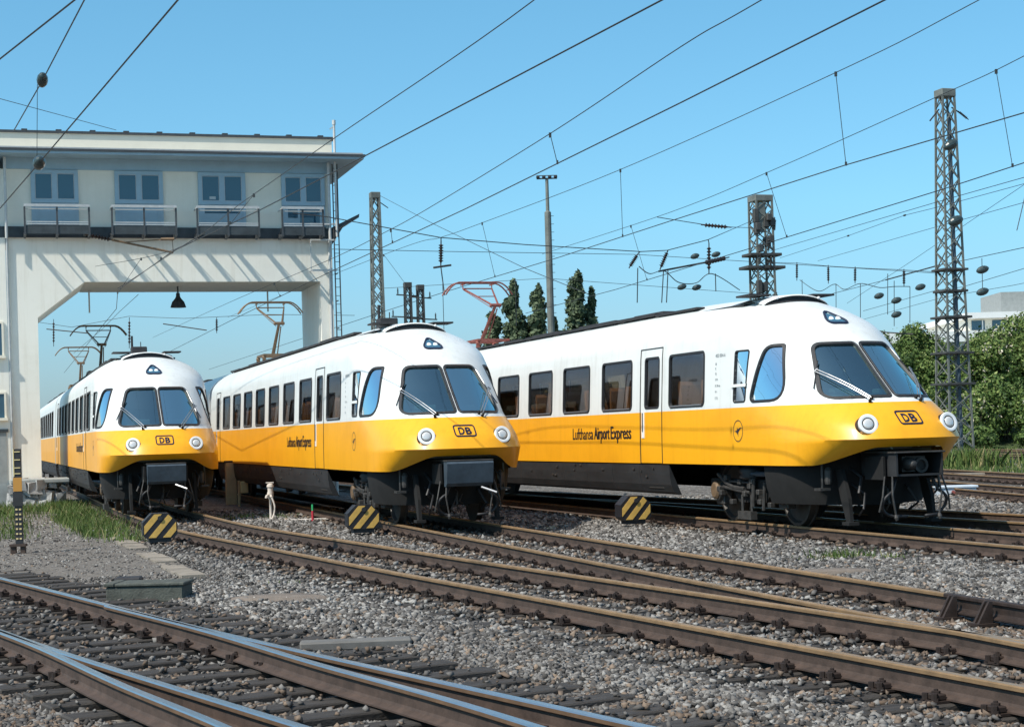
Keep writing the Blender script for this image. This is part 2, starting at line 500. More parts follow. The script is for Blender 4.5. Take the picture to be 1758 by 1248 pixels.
def strip(mb, mp, a0,b0,a1,b1, wd, off, mi=0, n=None):
    """thin raised strip on a surface between two surface points"""
    L=math.hypot(a1-a0,b1-b0); n=n or max(1,int(L/.1)); na,nb=-(b1-b0)/L*wd/2,(a1-a0)/L*wd/2
    vs=[];fs=[]
    for k in range(n+1):
        t=k/n; a=a0+(a1-a0)*t; b=b0+(b1-b0)*t
        vs+=[mp(a+na,b+nb,-.001),mp(a+na,b+nb,off),mp(a-na,b-nb,off),mp(a-na,b-nb,-.001)]
    for k in range(n):
        for e in range(3): fs.append((k*4+e,k*4+e+1,k*4+e+5,k*4+e+4))
    mb.add(vs,fs,mi)

def make_door(parent, s, yr, wpoly):
    mp=side_map(s); mb=MB()
    y0,y1=yr
    ya=[y0+.02]+list(np.linspace(min(p[0] for p in wpoly),max(p[0] for p in wpoly),5))+[y1-.02]
    za=[1.03,1.3,1.6,ZB,2.04]+list(np.linspace(2.075,3.0,7))+[3.05,3.17]
    for i in range(len(ya)-1):
        for j in range(len(za)-1):
            cy=.5*(ya[i]+ya[i+1]); cz=.5*(za[j]+za[j+1])
            if 0<i<len(ya)-2 and 2.075<cz<3.0: continue
            mb.add([mp(ya[i],za[j],.006),mp(ya[i+1],za[j],.006),mp(ya[i+1],za[j+1],.006),mp(ya[i],za[j+1],.006)],[(0,1,2,3)],1 if cz<ZB else 0)
    strip(mb,mp,y0,1.02,y0,3.2,.040,.010,2); strip(mb,mp,y1,1.02,y1,3.2,.014,.010,2); strip(mb,mp,y0,3.19,y1,3.19,.018,.010,2)
    d=mb.build('door',[M['white'],M['orange'],M['rubber']],parent)
    h=MB(); strip(h,mp,y0+.14,1.50,y0+.14,2.03,.13,.016); h.build('handle_plate',M['lampwhite'],d)
    h=MB(); strip(h,mp,y0+.14,1.62,y0+.14,1.98,.022,.030); h.build('handle',M['steelgrime'],d)
    window(d,'door_window',wpoly,mp,'winglass')
    return d

def text_mesh(txt, size, bold=0., shear=0.):
    c=bpy.data.curves.new('lettering','FONT'); c.body=txt; c.size=size; c.offset=bold; c.shear=shear; c.resolution_u=3
    o=bpy.data.objects.new('lettering',c); COL.objects.link(o)
    dg=bpy.context.evaluated_depsgraph_get(); me=bpy.data.meshes.new_from_object(o.evaluated_get(dg))
    bpy.data.objects.remove(o)
    V=[(v.co.x,v.co.y) for v in me.vertices]; F=[tuple(p.vertices) for p in me.polygons]
    bpy.data.meshes.remove(me); return np.array(V),F
def lay_text(mb, txt, size, mp, x0, z0, xdir, off, width=None, bold=0., mi=0, height=None):
    V,F=text_mesh(txt,size,bold)
    sx=1. if width is None else width/(V[:,0].max()-V[:,0].min())
    V=V.copy(); V[:,0]=(V[:,0]-V[:,0].min())*sx
    mb.add([mp(x0+xdir*a,z0+b,off) for a,b in V],F,mi)
    return mb

def bold_text(mb,txt,size,mp,x0,z0,xd,off,width,d):
    for i,(a,b) in enumerate(((0,0),(d,0),(-d,0),(0,d*.7))): lay_text(mb,txt,size,mp,x0+a,z0+b,xd,off+.0006*i,width=width)

def arc_ring(mb, mp, ca, cb, ra, rb, wd, off, n=48, mi=0):
    vs=[];fs=[]
    for k in range(n):
        an=2*math.pi*k/n
        for q in (0,1): vs.append(mp(ca+(ra-wd*q)*math.cos(an), cb+(rb-wd*q)*math.sin(an), off))
    for k in range(n):
        k2=(k+1)%n; fs.append((2*k,2*k+1,2*k2+1,2*k2))
    mb.add(vs,fs,mi)

def make_markings(parent):
    for s in (-1,1):
        mp=side_map(s); xd=1. if s<0 else -1.
        x0=-11.08 if s<0 else -7.82
        mb=MB()
        bold_text(mb,'Lufthansa',.34,mp,x0,1.49,xd,.004,1.20,.006)
        bold_text(mb,'Airport',.36,mp,x0+xd*1.27,1.49,xd,.004,.84,.014)
        bold_text(mb,'Express',.36,mp,x0+xd*2.19,1.49,xd,.004,1.07,.014)
        mb.build('lettering',M['ink'],parent)
        mb=MB()
        for (yy,zz,t,sz,w) in ((-3.98,2.88,'403 004-6',.085,.40),(-3.98,2.75,'DB',.05,.06),(-3.98,2.67,'l',.05,.03),(-3.98,2.58,'58',.05,.05),(-3.98,2.48,'2.10',.05,.10),(-3.98,2.37,'R 30 m',.055,.20),(-3.98,2.27,'61 t',.05,.08),(-3.98,2.16,'( 5 )',.055,.11)):
            lay_text(mb,t,sz,mp,yy if s<0 else yy+w,zz,xd,.004,width=w,bold=.002)
        mb.build('number_lettering',M['grey_ink'],parent)
        mb=MB()
        arc_ring(mb,mp,-3.07,1.595,.185,.185,.016,.004)
        # soaring bird
        b=[(-.155,.00),(-.07,-.015),(-.015,-.055),(.015,-.10),(.005,-.03),(.05,.015),(.10,.045),(.165,.05),(.10,.062),(.045,.055),(.0,.03),(-.02,.055),(-.04,.06),(-.035,.02),(-.075,.008)]
        f=1. if s<0 else -1.
        mb.add([mp(-3.07+f*a,1.59+c,.004) for a,c in b],[tuple(range(len(b)))])
        mb.build('crane_emblem',M['navy'],parent)
    mp=on_front; mb=MB()
    outer=round_poly([(-.205,1.625),(.205,1.625),(.205,1.845),(-.205,1.845)],.06)
    inner=offset_poly(outer,-.026)
    N=len(outer)
    mb.add([mp(a,b,.006) for a,b in outer]+[mp(a,b,.006) for a,b in inner],[(k,(k+1)%N,N+(k+1)%N,N+k) for k in range(N)])
    lay_text(mb,'D',.175,mp,-.118,1.672,1,.006,width=.11,bold=.006); lay_text(mb,'B',.175,mp,.012,1.672,1,.006,width=.11,bold=.006)
    mb.build('railway_emblem',M['navy'],parent)

def make_lights(parent):
    for s in (-1,1):
        c=np.array([s*.706,-.02,1.64]); ax=Vector((s*.16,1,.30)).normalized()
        p=c
        prof=[(.150,-.32),(.152,.0),(.158,.035),(.156,.055),(.140,.062),(.102,.052),(.098,.03)]
        h=MB().lathe(p,ax,prof,32,caps=False).build('headlight',M['lampwhite'],parent,auto=R(50))
        MB().lathe(p,ax,[(.105,.036),(.099,.049)],28).build('lamp_rim',M['steelgrime'],h)
        MB().lathe(p,ax,[(.088,.040),(.080,.056),(.055,.066),(.02,.07)],28).build('lens',M['lampglass'],h,smooth=True)
        b=MB().lathe(p+np.array([0,0,-.01]),ax,[(.168,-.3),(.168,.02)],32,caps=False).build('bezel_seal',M['rubber'],h)
    w=pane(LENS,on_front,.004).build('top_light',M['cabglass'],parent,smooth=True)
    gasket(LENS,on_front,.03,.004,.02,.005).build('lamp_frame',M['navy'],w)
    for dx in (-.06,.065):
        MB().lathe(on_front(dx,3.42,.0),(0,.8,.6),[(.045,.0),(.045,.014),(.02,.02)],14).build('lens',M['lampwhite'],w)

def make_hood(parent):
    mb=MB(); n=24; vs=[];fs=[]
    hw=.64
    for k in range(n+1):
        x=-hw+2*hw*k/n; u=x/hw; hgt=.115*max(0,1-u*u)**.6
        zs=3.80-.06*u*u; 
        yf=-3.44-.10*u*u
        zroof=3.93-.05*u*u
        vs+=[(x,yf,zs+hgt),(x,yf-.02,zs+hgt+.022),(x,yf-.5,zroof-.01+hgt*.30),(x,yf-1.3,zroof-.0),(x,yf-.03,zs+hgt-.012),(x,yf-.35,zs+hgt-.02)]
    for k in range(n):
        a=k*6;b=a+6
        fs+=[(a,b,b+1,a+1),(a+1,b+1,b+2,a+2),(a+2,b+2,b+3,a+3),(a,a+4,b+4,b),(a+4,a+5,b+5,b+4)]
    mb.add(vs,fs)
    h=mb.build('air_intake_hood',M['white'],parent,auto=R(50))
    mb=MB(); vs=[];fs=[]
    for k in range(n+1):
        x=-hw*.985+2*hw*.985*k/n; u=x/hw; hgt=.115*max(0,1-u*u)**.6; zs=3.80-.06*u*u; yf=-3.466-.10*u*u
        vs+=[(x,yf,zs-.09),(x,yf-.0,zs+hgt-.008)]
    for k in range(n): fs.append((2*k,2*k+2,2*k+3,2*k+1))
    mb.add(vs,fs)
    # black strip laid on the body so the slot's shade looks deeper
    vs=[]
    for k in range(n+1):
        x=-hw*.97+2*hw*.97*k/n; u=x/hw
        vs+=[tuple(on_front(x,3.865-.125*u*u,.006)),tuple(on_front(x,3.795-.055*u*u,.006))]
    mb.add(vs,[(2*k,2*k+1,2*k+3,2*k+2) for k in range(n)])
    # floor of the scoop
    vs=[]
    for k in range(n+1):
        x=-hw*.97+2*hw*.97*k/n; u=x/hw
        vs+=[(x,-3.56-.1*u*u,3.85-.10*u*u),(x,-3.38-.06*u*u,3.822-.105*u*u)]
    mb.add(vs,[(2*k,2*k+1,2*k+3,2*k+2) for k in range(n)])
    mb.build('slot_shade_backing',M['roofdark'],h)  # black sheet standing in for the shade inside the slot
    for s in (-1,1): MB().lathe((s*.40,-3.475,3.87),(0,1,.2),[(.026,0),(.026,.02),(.012,.028)],12).build('marker_lamp',M['lampwhite'],h)

def make_wipers(parent):
    for s in (-1,1):
        a=np.array([s*.42,2.015]); b=np.array([s*.83,2.50]); d=(b-a)/np.linalg.norm(b-a); nn=np.array([-d[1],d[0]])*.022
        mb=MB()
        for q in (-1,1):
            pts=[on_front(*(a+nn*q+d*t*np.linalg.norm(b-a)),.05+.02*math.sin(t*3)) for t in np.linspace(0,1,6)]
            mb.tube(pts,.0095,6)
        mb.tube([on_front(*(b+nn*1.6),.06),on_front(*(b-nn*1.6),.06)],.014,6)
        w=mb.build('wiper',M['chrome'],parent)
        mb=MB()
        for q in (-1,1): mb.lathe(on_front(*(a+nn*q*1.6),-.01),on_front(*a,.1)-on_front(*a,0),[(.026,0),(.026,.05),(.018,.075)],10)
        mb.build('wiper_pivot',M['under'],w)
        mb=MB(); c=b; up=np.array([s*-.10,.20])
        mb.tube([on_front(*(c-up*1.35),.022),on_front(*(c+up*.9),.022)],.011,5); mb.build('wiper_blade',M['rubber'],w)

def make_interior(parent):
    mb=MB(); mb.box(-1.33,1.33,YEND+.1,-3.3,1.16,1.26); mb.build('saloon_floor',M['cabdark'],parent)
    BH=[(-1.28,1.26),(1.28,1.26),(1.26,3.1),(1.0,3.5),(.5,3.68),(-.5,3.68),(-1.0,3.5),(-1.26,3.1)]
    mb=MB(); mb.prism([(x*.97,z) for x,z in BH],'y',-3.46,-3.38); mb.build('cab_bulkhead',M['cabdark'],parent)
    mb=MB(); mb.prism(BH,'y',-7.62,-7.56); mb.build('saloon_partition',M['liner'],parent)
    mb=MB(); mb.prism(BH,'y',-23.8,-23.74); mb.build('saloon_partition',M['liner'],parent)
    mb=MB(); mb.box(-1.15,1.15,-3.3,-1.2,1.16,1.24)
    mb.build('cab_floor',M['cabdark'],parent)
    mb=MB()
    dk=[(-.86,-1.62),(.86,-1.62),(.86,-1.30),(.55,-.98),(.2,-.80),(-.2,-.80),(-.55,-.98),(-.86,-1.30)]
    mb.prism(dk,'z',1.24,2.13); mb.bbox(-.60,-.20,-1.42,-1.22,2.131,2.24,.02); mb.bbox(.2,.56,-1.42,-1.22,2.131,2.22,.02)
    mb.build('driver_desk',M['desk'],parent)
    for x in (-.45,.5):
        mb=MB(); mb.bbox(x-.25,x+.25,-2.35,-1.88,1.66,1.78,.04); mb.bbox(x-.24,x+.24,-2.46,-2.33,1.75,2.48,.05); mb.lathe((x,-2.1,1.24),(0,0,1),[(.06,0),(.06,.44)],10)
        mb.build('driver_seat',M['cabdark'],parent)
    proto=None
    mb=MB()
    mb.prism([(-.04,1.40),(-.06,1.56),(.46,1.60),(.50,1.50),(.44,1.40)],'x',-.24,.24)
    mb.prism([(-.20,2.46),(-.12,1.5),(.02,1.5),(-.06,2.46),(-.10,2.53),(-.16,2.53)],'x',-.235,.235)
    mb.box(-.2,.2,.0,.3,1.26,1.42); mb.box(-.27,-.235,-.1,.42,1.62,1.82); mb.box(.235,.27,-.1,.42,1.62,1.82)
    y=-8.3; k=0
    rows=[-4.75,-5.75]+[-8.35-1.155*i for i in range(13)]
    for yy in rows:
        for x in (-.98,.42,.98):
            if proto is None:
                proto=mb.build('seat',M['seat'],parent); o=proto
            else:
                o=proto.copy(); COL.objects.link(o); o.parent=parent
            o.location=(x,yy,0)
            if k%4==3: o.rotation_euler=(0,0,math.pi); 
        k+=1

def make_under(parent, nose=True, y_front=-6.05, y_rear=-26.2):
    # side skirts with access flaps
    for s in (-1,1):
        mb=MB()
        ys=np.arange(y_front,y_rear-.01,-1.44)
        prof=[(1.395,1.0),(1.385,.82),(1.36,.62),(1.30,.48),(1.15,.43)]
        for i in range(len(ys)-1):
            a,b=ys[i]-.006,ys[i+1]+.006
            vs=[(s*x,a,z) for x,z in prof]+[(s*x,b,z) for x,z in prof]; n=len(prof)
            fs=[(k,k+1,n+k+1,n+k) for k in range(n-1)]+[tuple(range(n)),tuple(range(2*n-1,n-1,-1))]
            mb.add(vs,fs)
        k=mb.build('skirt',M['skirt'],parent)
        rg=random.Random(3 if s<0 else 5); mb=MB()
        for q in range(34):
            yy=y_front-.5-rg.random()*(abs(y_rear-y_front)-1); zz=.72+.25*rg.random(); xx=float(np.interp(zz,[.62,.82,1.0],[1.36,1.385,1.395]))
            w=.02+.05*rg.random()
            mb.box(s*(xx-.02),s*(xx+.022),yy-w,yy+w,zz-.018,zz+.016) if s>0 else mb.box(s*(xx+.022),s*(xx-.02),yy-w,yy+w,zz-.018,zz+.016)
        mb.build('flap_latch',M['steelgrime'],k)
    mb=MB(); mb.box(-1.36,1.36,y_rear,-1.7 if nose else y_front,1.0,1.16); mb.build('underframe',M['under'],parent)
    if not nose: return
    MB().bbox(-.62,.62,-1.95,-1.05,.38,1.0,.04).build('dark_fill_case',M['under'],parent); MB().bbox(-.45,.45,-5.9,-4.9,.35,1.0,.04).build('dark_fill_case',M['under'],parent)  # dark boxes added to fill the gap and keep the underside black
    # boarding step below the door
    for s in (-1,1):
        mb=MB()
        mb.tube([(s*1.22,-7.15,.62),(s*1.32,-7.15,.56),(s*1.32,-6.45,.56),(s*1.22,-6.45,.62)],.022,6)
        mb.box(min(s*1.2,s*1.33),max(s*1.2,s*1.33),-7.12,-6.48,.545,.56)
        mb.build('boarding_step',M['steelgrime'],parent)
    # dark apron below the nose, widened and blackened to stand in for shadow
    mb=MB(); vs=[];fs=[]; n=40
    zl=[1.14,.92,.66,.40]
    for k in range(n+1):
        an=-math.pi/2+math.pi*k/n
        for j,z in enumerate(zl):
            sc=[.955,.95,.925,.86][j]
            x=1.40*sc*math.sin(an); fr=abs(math.cos(an))**.55
            y=-2.30+(1.50-.03*j)*fr
            vs.append((x,y,z+(.1 if j==0 else 0)*(1-abs(x)/1.4)-(0 if j<3 else .04*(1-abs(x)/1.4))))
    for k in range(n):
        for j in range(3):
            a=k*4+j; fs.append((a,a+4,a+5,a+1))
    mb.add(vs,fs); mb.build('nose_apron',M['under'],parent,smooth=True)
    # coupler pocket: open box with a lid, and the coupler inside
    mb=MB()
    y0,y1=-.75,.30; z0,z1=.84,1.19; hw=.41
    mb.box(-hw,-hw+.03,y0,y1,z0,z1); mb.box(hw-.03,hw,y0,y1,z0,z1); mb.box(-hw+.03,hw-.03,y0,y1-.02,z0,z0+.03)
    mb.box(-hw+.03,hw-.03,y0,y0+.03,z0+.03,z1)
    cb=mb.build('coupler_box',M['skirt'],parent)
    mb=MB(); mb.bbox(-hw-.03,hw+.03,y0,y1+.03,z1+.001,z1+.026,.006); mb.build('box_lid',M['steelgrime'],cb)
    mb=MB(); mb.box(-.19,.22,-.35,.10,.90,1.14); mb.lathe((-.09,.10,1.02),(0,1,0),[(.11,0),(.10,.10),(.05,.19),(.03,.2)],18); 
    mb.lathe((.13,.08,1.0),(0,1,0),[(.12,0),(.12,.06),(.08,.06),(.07,.02)],18)
    mb.build('coupler',M['steelgrime'],parent,auto=R(40))
    for s in (-1,1): MB().bbox(s*.47-.03,s*.47+.03,-.5,.05,.78,1.15,.01).build('coupler_bracket',M['under'],parent)
    # rail guards, sifa receivers, steps and hoses
    for s in (-1,1):
        mb=MB(); mb.prism([(-.95,.95),(-.75,.95),(-.55,.5),(-.50,.12),(-.62,.10),(-.80,.5)],'x',s*.74-.03,s*.74+.03); mb.box(s*.74-.09,s*.74+.09,-.66,-.44,.08,.13)
        mb.build('rail_guard',M['under'],parent)
    for s in (-1,1):
        mb=MB(); x=s*.40
        mb.tube([(x,.16,.84),(x+s*.03,.2,.55),(x-s*.02,.2,.25)],.016,6); mb.tube([(x+s*.10,.10,.84),(x+s*.18,.16,.52),(x+s*.22,.12,.3)],.014,6); mb.lathe((x-s*.02,.2,.25),(0,.3,-1),[(.025,0),(.035,.05),(.02,.09)],10)
        mb.build('uncoupling_rod',M['steelgrime'],parent)
        pts=[(s*.30,.12,.85)]+[(s*(.30+.26*math.sin(t)),.12+.05*math.sin(t*2),.62-.40*math.sin(t*.5)**2-.0) for t in np.linspace(.4,2.9,9)]+[(s*.16,.16,.22)]
        MB().tube(pts,.024,8).build('brake_hose',M['rubber'],parent,smooth=True)
    rg=random.Random(21)
    for i in range(7):
        x=-.8+1.6*rg.random(); y=-.95+.5*rg.random(); z=.45+.5*rg.random()
        MB().tube([(x,y-.3,z+.2),(x+.08*rg.random(),y,z+.05),(x+.25*(rg.random()-.5),y+.1,z-.18),(x+.3*(rg.random()-.5),y-.1,z-.3)],.014+.012*rg.random(),6).build('air_pipe',M['steelgrime'] if i%2 else M['rubber'],parent)
    for s in (-1,1):
        mb=MB(); mb.box(s*1.0-.09,s*1.0+.09,-1.05,-.85,.62,.66); mb.tube([(s*1.0,-.95,.64),(s*1.0,-.95,1.12)],.02,6); mb.lathe((s*.92,-.9,.72),(0,0,1),[(.05,0),(.06,.05),(.06,.22),(.03,.27)],10)
        mb.build('footstep',M['steelgrime'],parent)

def make_bogie(parent, yc):
    b=bpy.data.objects.new('bogie',None); COL.objects.link(b); b.parent=parent; b.location=(0,yc,0)
    mb=MB()
    for s in (-1,1):
        mb.bbox(s*.98-.07,s*.98+.07,-1.65,1.65,.56,.76,.02)
        mb.prism([(-.75,.56),(.75,.56),(.5,.36),(-.5,.36)],'x',s*.98-.06,s*.98+.06)
    mb.box(-.9,.9,-.3,.3,.45,.7); mb.box(-.9,.9,-1.6,-1.5,.55,.7); mb.box(-.9,.9,1.5,1.6,.55,.7)
    mb.build('bogie_frame',M['under'],b)
    for yy in (-1.2,1.2):
        for s in (-1,1):
            w=MB().lathe((s*.70,yy,.52),(s,0,0),[(.545,-.005),(.545,.02),(.52,.03),(.515,.13),(.47,.135),(.44,.08),(.18,.07),(.16,.15),(.05,.15)],32).build('wheel',M['wheel'],b,auto=R(30))
    for yy in (-1.2,1.2):
        MB().lathe((-.72,yy,.52),(1,0,0),[(.09,0),(.09,1.44)],12).build('axle',M['under'],b)
    for s in (-1,1):
        for yy in (-1.2,1.2):
            mb=MB(); mb.lathe((s*.93,yy,.52),(s,0,0),[(.17,0),(.17,.15),(.14,.20),(.06,.21)],18)
            mb.bbox(min(s*.92,s*1.08),max(s*.92,s*1.08),yy-.16,yy+.16,.30,.48,.015)
            mb.build('axle_box',M['steelgrime'],b,auto=R(40))
        mb=MB(); mb.lathe((s*1.0,0,.76),(0,0,1),[(.2,0),(.26,.04),(.22,.09),(.26,.14),(.22,.19),(.2,.24)],18); mb.build('air_spring',M['rubber'],b,smooth=True)
        mb=MB()
        x=s*1.13
        mb.tube([(x,.35,.86),(x,1.15,.86)],.045,8); mb.tube([(x,-.05,.86),(x,.35,.86)],.028,8)
        mb.build('yaw_damper',M['cover'],b)
        mb=MB()
        rg=random.Random(9)
        mb.tube([(x,-1.15,.84),(x,-.85,.70),(x,-.55,.62),(x,-.1,.60)],.035,7); mb.tube([(x,-.95,.62),(x,-.3,.56),(x,.1,.54)],.028,7)
        mb.tube([(x,-.7,.72),(x,.1,.70)],.018,6); mb.tube([(x,.2,.30),(x,.25,.78)],.035,7); mb.tube([(x-s*.02,.55,.25),(x-s*.02,.62,.72)],.03,7)
        mb.box(min(x-.06,x+.06),max(x-.06,x+.06),-.28,.22,.08,.22); mb.tube([(x,-.2,.22),(x,-.2,.5)],.025,6); mb.tube([(x,.15,.22),(x,.15,.5)],.025,6)
        for q in range(12):
            yy=-1.1+2.2*rg.random(); zz=.3+.55*rg.random()
            mb.bbox(x-.05,x+.05,yy-.05,yy+.06,zz-.04,zz+.05,.012)
        mb.build('brake_rigging',M['steelgrime'],b)
        mb=MB(); mb.lathe((s*1.05,-1.25,.55),(s,0,.0),[(.16,0),(.16,.10),(.12,.13),(.04,.13)],20); mb.build('brake_cylinder',M['panto'],b)
    return b

def make_roof(parent, y0=-4.1, y1=-26.2, nose=True):
    mb=MB()
    for s in (-1,1):
        seg=np.arange(y0,y1,-2.0)
        for i,a in enumerate(seg):
            b=max(a-1.97,y1); zt=float(ztop(a))+.0
            x=s*.64; zz=zt-.125
            mb.bbox(x-.09,x+.09,b,a,zz,zz+.034+.010*((i*7)%3),.008)
            mb.box(x-.02,x+.02,a-.3,a-.25,zz-.06,zz)
    if nose:
        for s in (-1,1): mb.bbox(s*.62-.22,s*.62+.22,y0-.1,y0+.42,3.93,3.965,.01)
    mb.build('roof_walkway',M['roofdark'],parent)
    for i,(y,l,w,h) in enumerate(((-9.2,1.5,.8,.13),(-12.0,2.2,.9,.10),(-15.6,1.8,.8,.15),(-18.3,1.2,.7,.12),(-24.6,1.3,.8,.16))):
        if y>y1+1: MB().bbox(-w/2,w/2,y-l/2,y+l/2,3.98,4.0+h*.22,.01).build('roof_vent',M['roofdark'],parent)
def make_aerial(parent):
    mb=MB(); mb.bbox(-.20,.20,-6.3,-5.9,3.98,4.21,.02); mb.tube([(-.17,-6.1,4.18),(-.17,-6.1,4.50)],.03,8); mb.tube([(.05,-6.05,4.2),(.05,-6.05,4.34)],.012,6)
    mb.build('aerial_box',M['roofdark'],parent)

def make_pantograph(parent, y, mt, zc=5.86):
    p=bpy.data.objects.new('pantograph',None); COL.objects.link(p); p.parent=parent; p.location=(0,y,0)
    mb=MB()
    for s in (-1,1):
        mb.bar((s*.42,-.65,4.20),(s*.42,.75,4.20),.06)
        for yy in (-.55,.65): mb.lathe((s*.42,yy,3.98),(0,0,1),[(.06,0),(.07,.04),(.045,.06),(.07,.09),(.045,.11),(.07,.14),(.05,.19)],10)
    for yy in (-.6,.05,.7): mb.bar((-.42,yy,4.20),(.42,yy,4.20),.06)
    mb.build('pantograph_base',mt,p)
    k=(0,.98,5.11)
    mb=MB(); mb.tube([(0,-.35,4.25),k],[.055,.04],8); mb.tube([(.10,-.15,4.22),(.06,.92,5.02)],.018,6); mb.lathe((-.16,.98,5.11),(1,0,0),[(.04,0),(.05,.02),(.05,.30),(.04,.32)],10); mb.build('lower_arm',mt,p)
    mb=MB()
    for s in (-1,1):
        mb.tube([(s*.08,.98,5.11),(s*.42,-.62,5.70)],[.028,.022],7)
        mb.tube([(s*.10,1.04,5.02),(s*.42,-.58,5.66)],.010,5)
    mb.tube([(-.42,-.62,5.70),(.42,-.62,5.70)],.02,6); mb.tube([(-.25,.15,5.42),(.25,.15,5.42)],.014,6)
    mb.build('upper_arm',mt,p)
    mb=MB()
    for dy in (-.17,.17):
        pts=[]
        for t in np.linspace(-1,1,21):
            x=t*.97; z=zc-.0
            a=abs(t)
            if a>.55: z-=.34*((a-.55)/.45)**2.0
            pts.append((x,-.62+dy,z))
        mb.tube(pts,.022,7)
    for s in (-.42,.42):
        mb.bar((s,-.82,zc-.05),(s,-.42,zc-.05),.03); mb.tube([(s,-.62,5.70),(s,-.62,zc-.05)],.015,6)
    for t in (-.88,.88): mb.tube([(t,-.79,zc-.20),(t,-.45,zc-.20)],.012,5)
    mb.build('collector_head',mt,p)
    return p

def make_nose_car():
    root=thing('driving_railcar','', 'train')
    make_body(root)
    for poly in (SCREEN,mirror(SCREEN)): 
        w=pane(poly,on_front,-.02,8).build('windscreen',M['cabglass'],root,smooth=True)
        gasket(poly,on_front,.032,.02,.012).build('window_frame',M['rubber'],w)
        gasket(offset_poly(poly,.004),on_front,.010,.002,.018,.0).build('trim_strip',M['chrome'],w)
    for s in (-1,1):
        mp=side_map(s)
        w=window(root,'cab_side_window',CABSIDE,mp,'sideglass',.034,.02)
        w=window(root,'slim_window',SLIM,mp,'sideglass',.022,.012)
        mb=MB(); strip(mb,mp,-3.30,2.36,-2.78,2.36,.05,.03); mb.build('sliding_bar',M['white'],w)
        for (a,b),poly in zip(WIN,SIDEW): window(root,'passenger_window',poly,mp,'winglass',sill=(a+.05,b-.05))
        make_door(root,s,DOORY,DOORW); make_door(root,s,DOOR2Y,DOOR2W)
    make_markings(root); make_lights(root); make_hood(root); make_wipers(root); make_interior(root); make_under(root)
    make_bogie(root,-3.35); make_bogie(root,-23.0); make_roof(root)
    return root

CARW=[(-1.9-2.31*i-1.55,-1.9-2.31*i) for i in range(10)]
def make_trailer():
    root=thing('intermediate_railcar','','train')
    Lc=26.9
    polys=[rect(a,b,2.075,3.0,.085) for a,b in CARW]
    ys=sorted(set(list(np.arange(0,-Lc,-.6))+[e for w in CARW for e in w]+[-Lc]),reverse=True)
    L,Rr=body_grid([y-8 for y in ys],0,nose=False)
    L[:,:,1]+=8; Rr[:,:,1]+=8
    mb=MB()
    def cut(C):
        c=np.zeros(C.shape[:2],bool)
        for p in polys: c|=inside(p,C[...,1],C[...,2])
        return c
    grid_mesh(L,cut,mb); grid_mesh(Rr,cut,mb)
    for k in (0,-1):
        a=L[:,::-1][:,k]; b=Rr[:,k][::-1]; vs=[tuple(p) for p in a]+[tuple(p) for p in b]
        mb.add(vs,[tuple(range(len(vs)))],0 if k==0 else 2)
    mb.build('body',[M['white'],M['orange'],M['liner']],root,auto=R(38))
    mp0=lambda s:(lambda y,z,o:(s*(float(WW(z,4.03))+o),y,z))
    for s in (-1,1):
        for (a,b),poly in zip(CARW,polys):
            window(root,'passenger_window',poly,mp0(s),'winglass')
    mb=MB(); mb.box(-1.33,1.33,-Lc+.1,-.1,1.16,1.26); mb.build('saloon_floor',M['cabdark'],root)
    mb=MB(); mb.bbox(-.72,.72,-.02,.62,1.0,3.35,.05); mb.build('gangway_bellows',M['rubber'],root)
    make_under(root,False,-.3,-Lc+.2)
    make_bogie(root,-4.0); make_bogie(root,-Lc+4); make_roof(root,-.4,-Lc+.3,False)
    return root

TA={1:(-7.9526,39.1459,.29898),2:(-.8617,30.9832,.29316),3:(6.1280,26.4460,.32005)}
def to_world(k,x,y,z=0.):
    tx,ty,a=TA[k]; ca,sa=math.cos(a),math.sin(a)
    return (tx+x*ca+y*sa, ty+x*sa-y*ca, z)
def tree(o):
    out=[o]; 
    cm={}
    for c in bpy.data.objects:
        if c.parent: cm.setdefault(c.parent.name,[]).append(c)
    st=[o]
    while st:
        q=st.pop()
        for c in cm.get(q.name,[]): out.append(c); st.append(c)
    return out
def face_forward(root):
    """the parts are drawn with y growing towards the nose; Blender is right-handed, so turn y over once"""
    done=set()
    for o in tree(root):
        if o is not root: o.location.y*=-1
        if o.type=='MESH' and o.data.name not in done:
            done.add(o.data.name)
            me=o.data; n=len(me.vertices); a=np.empty(n*3,dtype=np.float32); me.vertices.foreach_get('co',a); a[1::3]*=-1; me.vertices.foreach_set('co',a)
            me.flip_normals(); me.update()
# ------------------------------------------------------------------ camera, sky, sun
H_CAM=1.6694
cam=bpy.data.cameras.new('camera'); co=bpy.data.objects.new('camera',cam); COL.objects.link(co)
cam.sensor_fit='HORIZONTAL'; cam.sensor_width=36; cam.lens=36*2936.3/1758
cam.shift_y=119.3/1758; cam.clip_start=.1; cam.clip_end=5000
co.matrix_world=Matrix.Translation((0,0,H_CAM))@Matrix.Rotation(R(90),4,'X')@Matrix.Rotation(-.0286,4,'Z')
SC.camera=co

SUNV=Vector((-.642,-.528,1.0)).normalized()
w=bpy.data.worlds.new('World'); SC.world=w; w.use_nodes=True
nt=w.node_tree; bg=nt.nodes['Background']
sky=nt.nodes.new('ShaderNodeTexSky'); sky.sky_type='NISHITA'; sky.sun_disc=False
sky.sun_elevation=math.asin(SUNV.z); sky.sun_rotation=math.atan2(SUNV.x,SUNV.y)
sky.air_density=1.0; sky.dust_density=.6; sky.ozone_density=1.0; sky.altitude=50
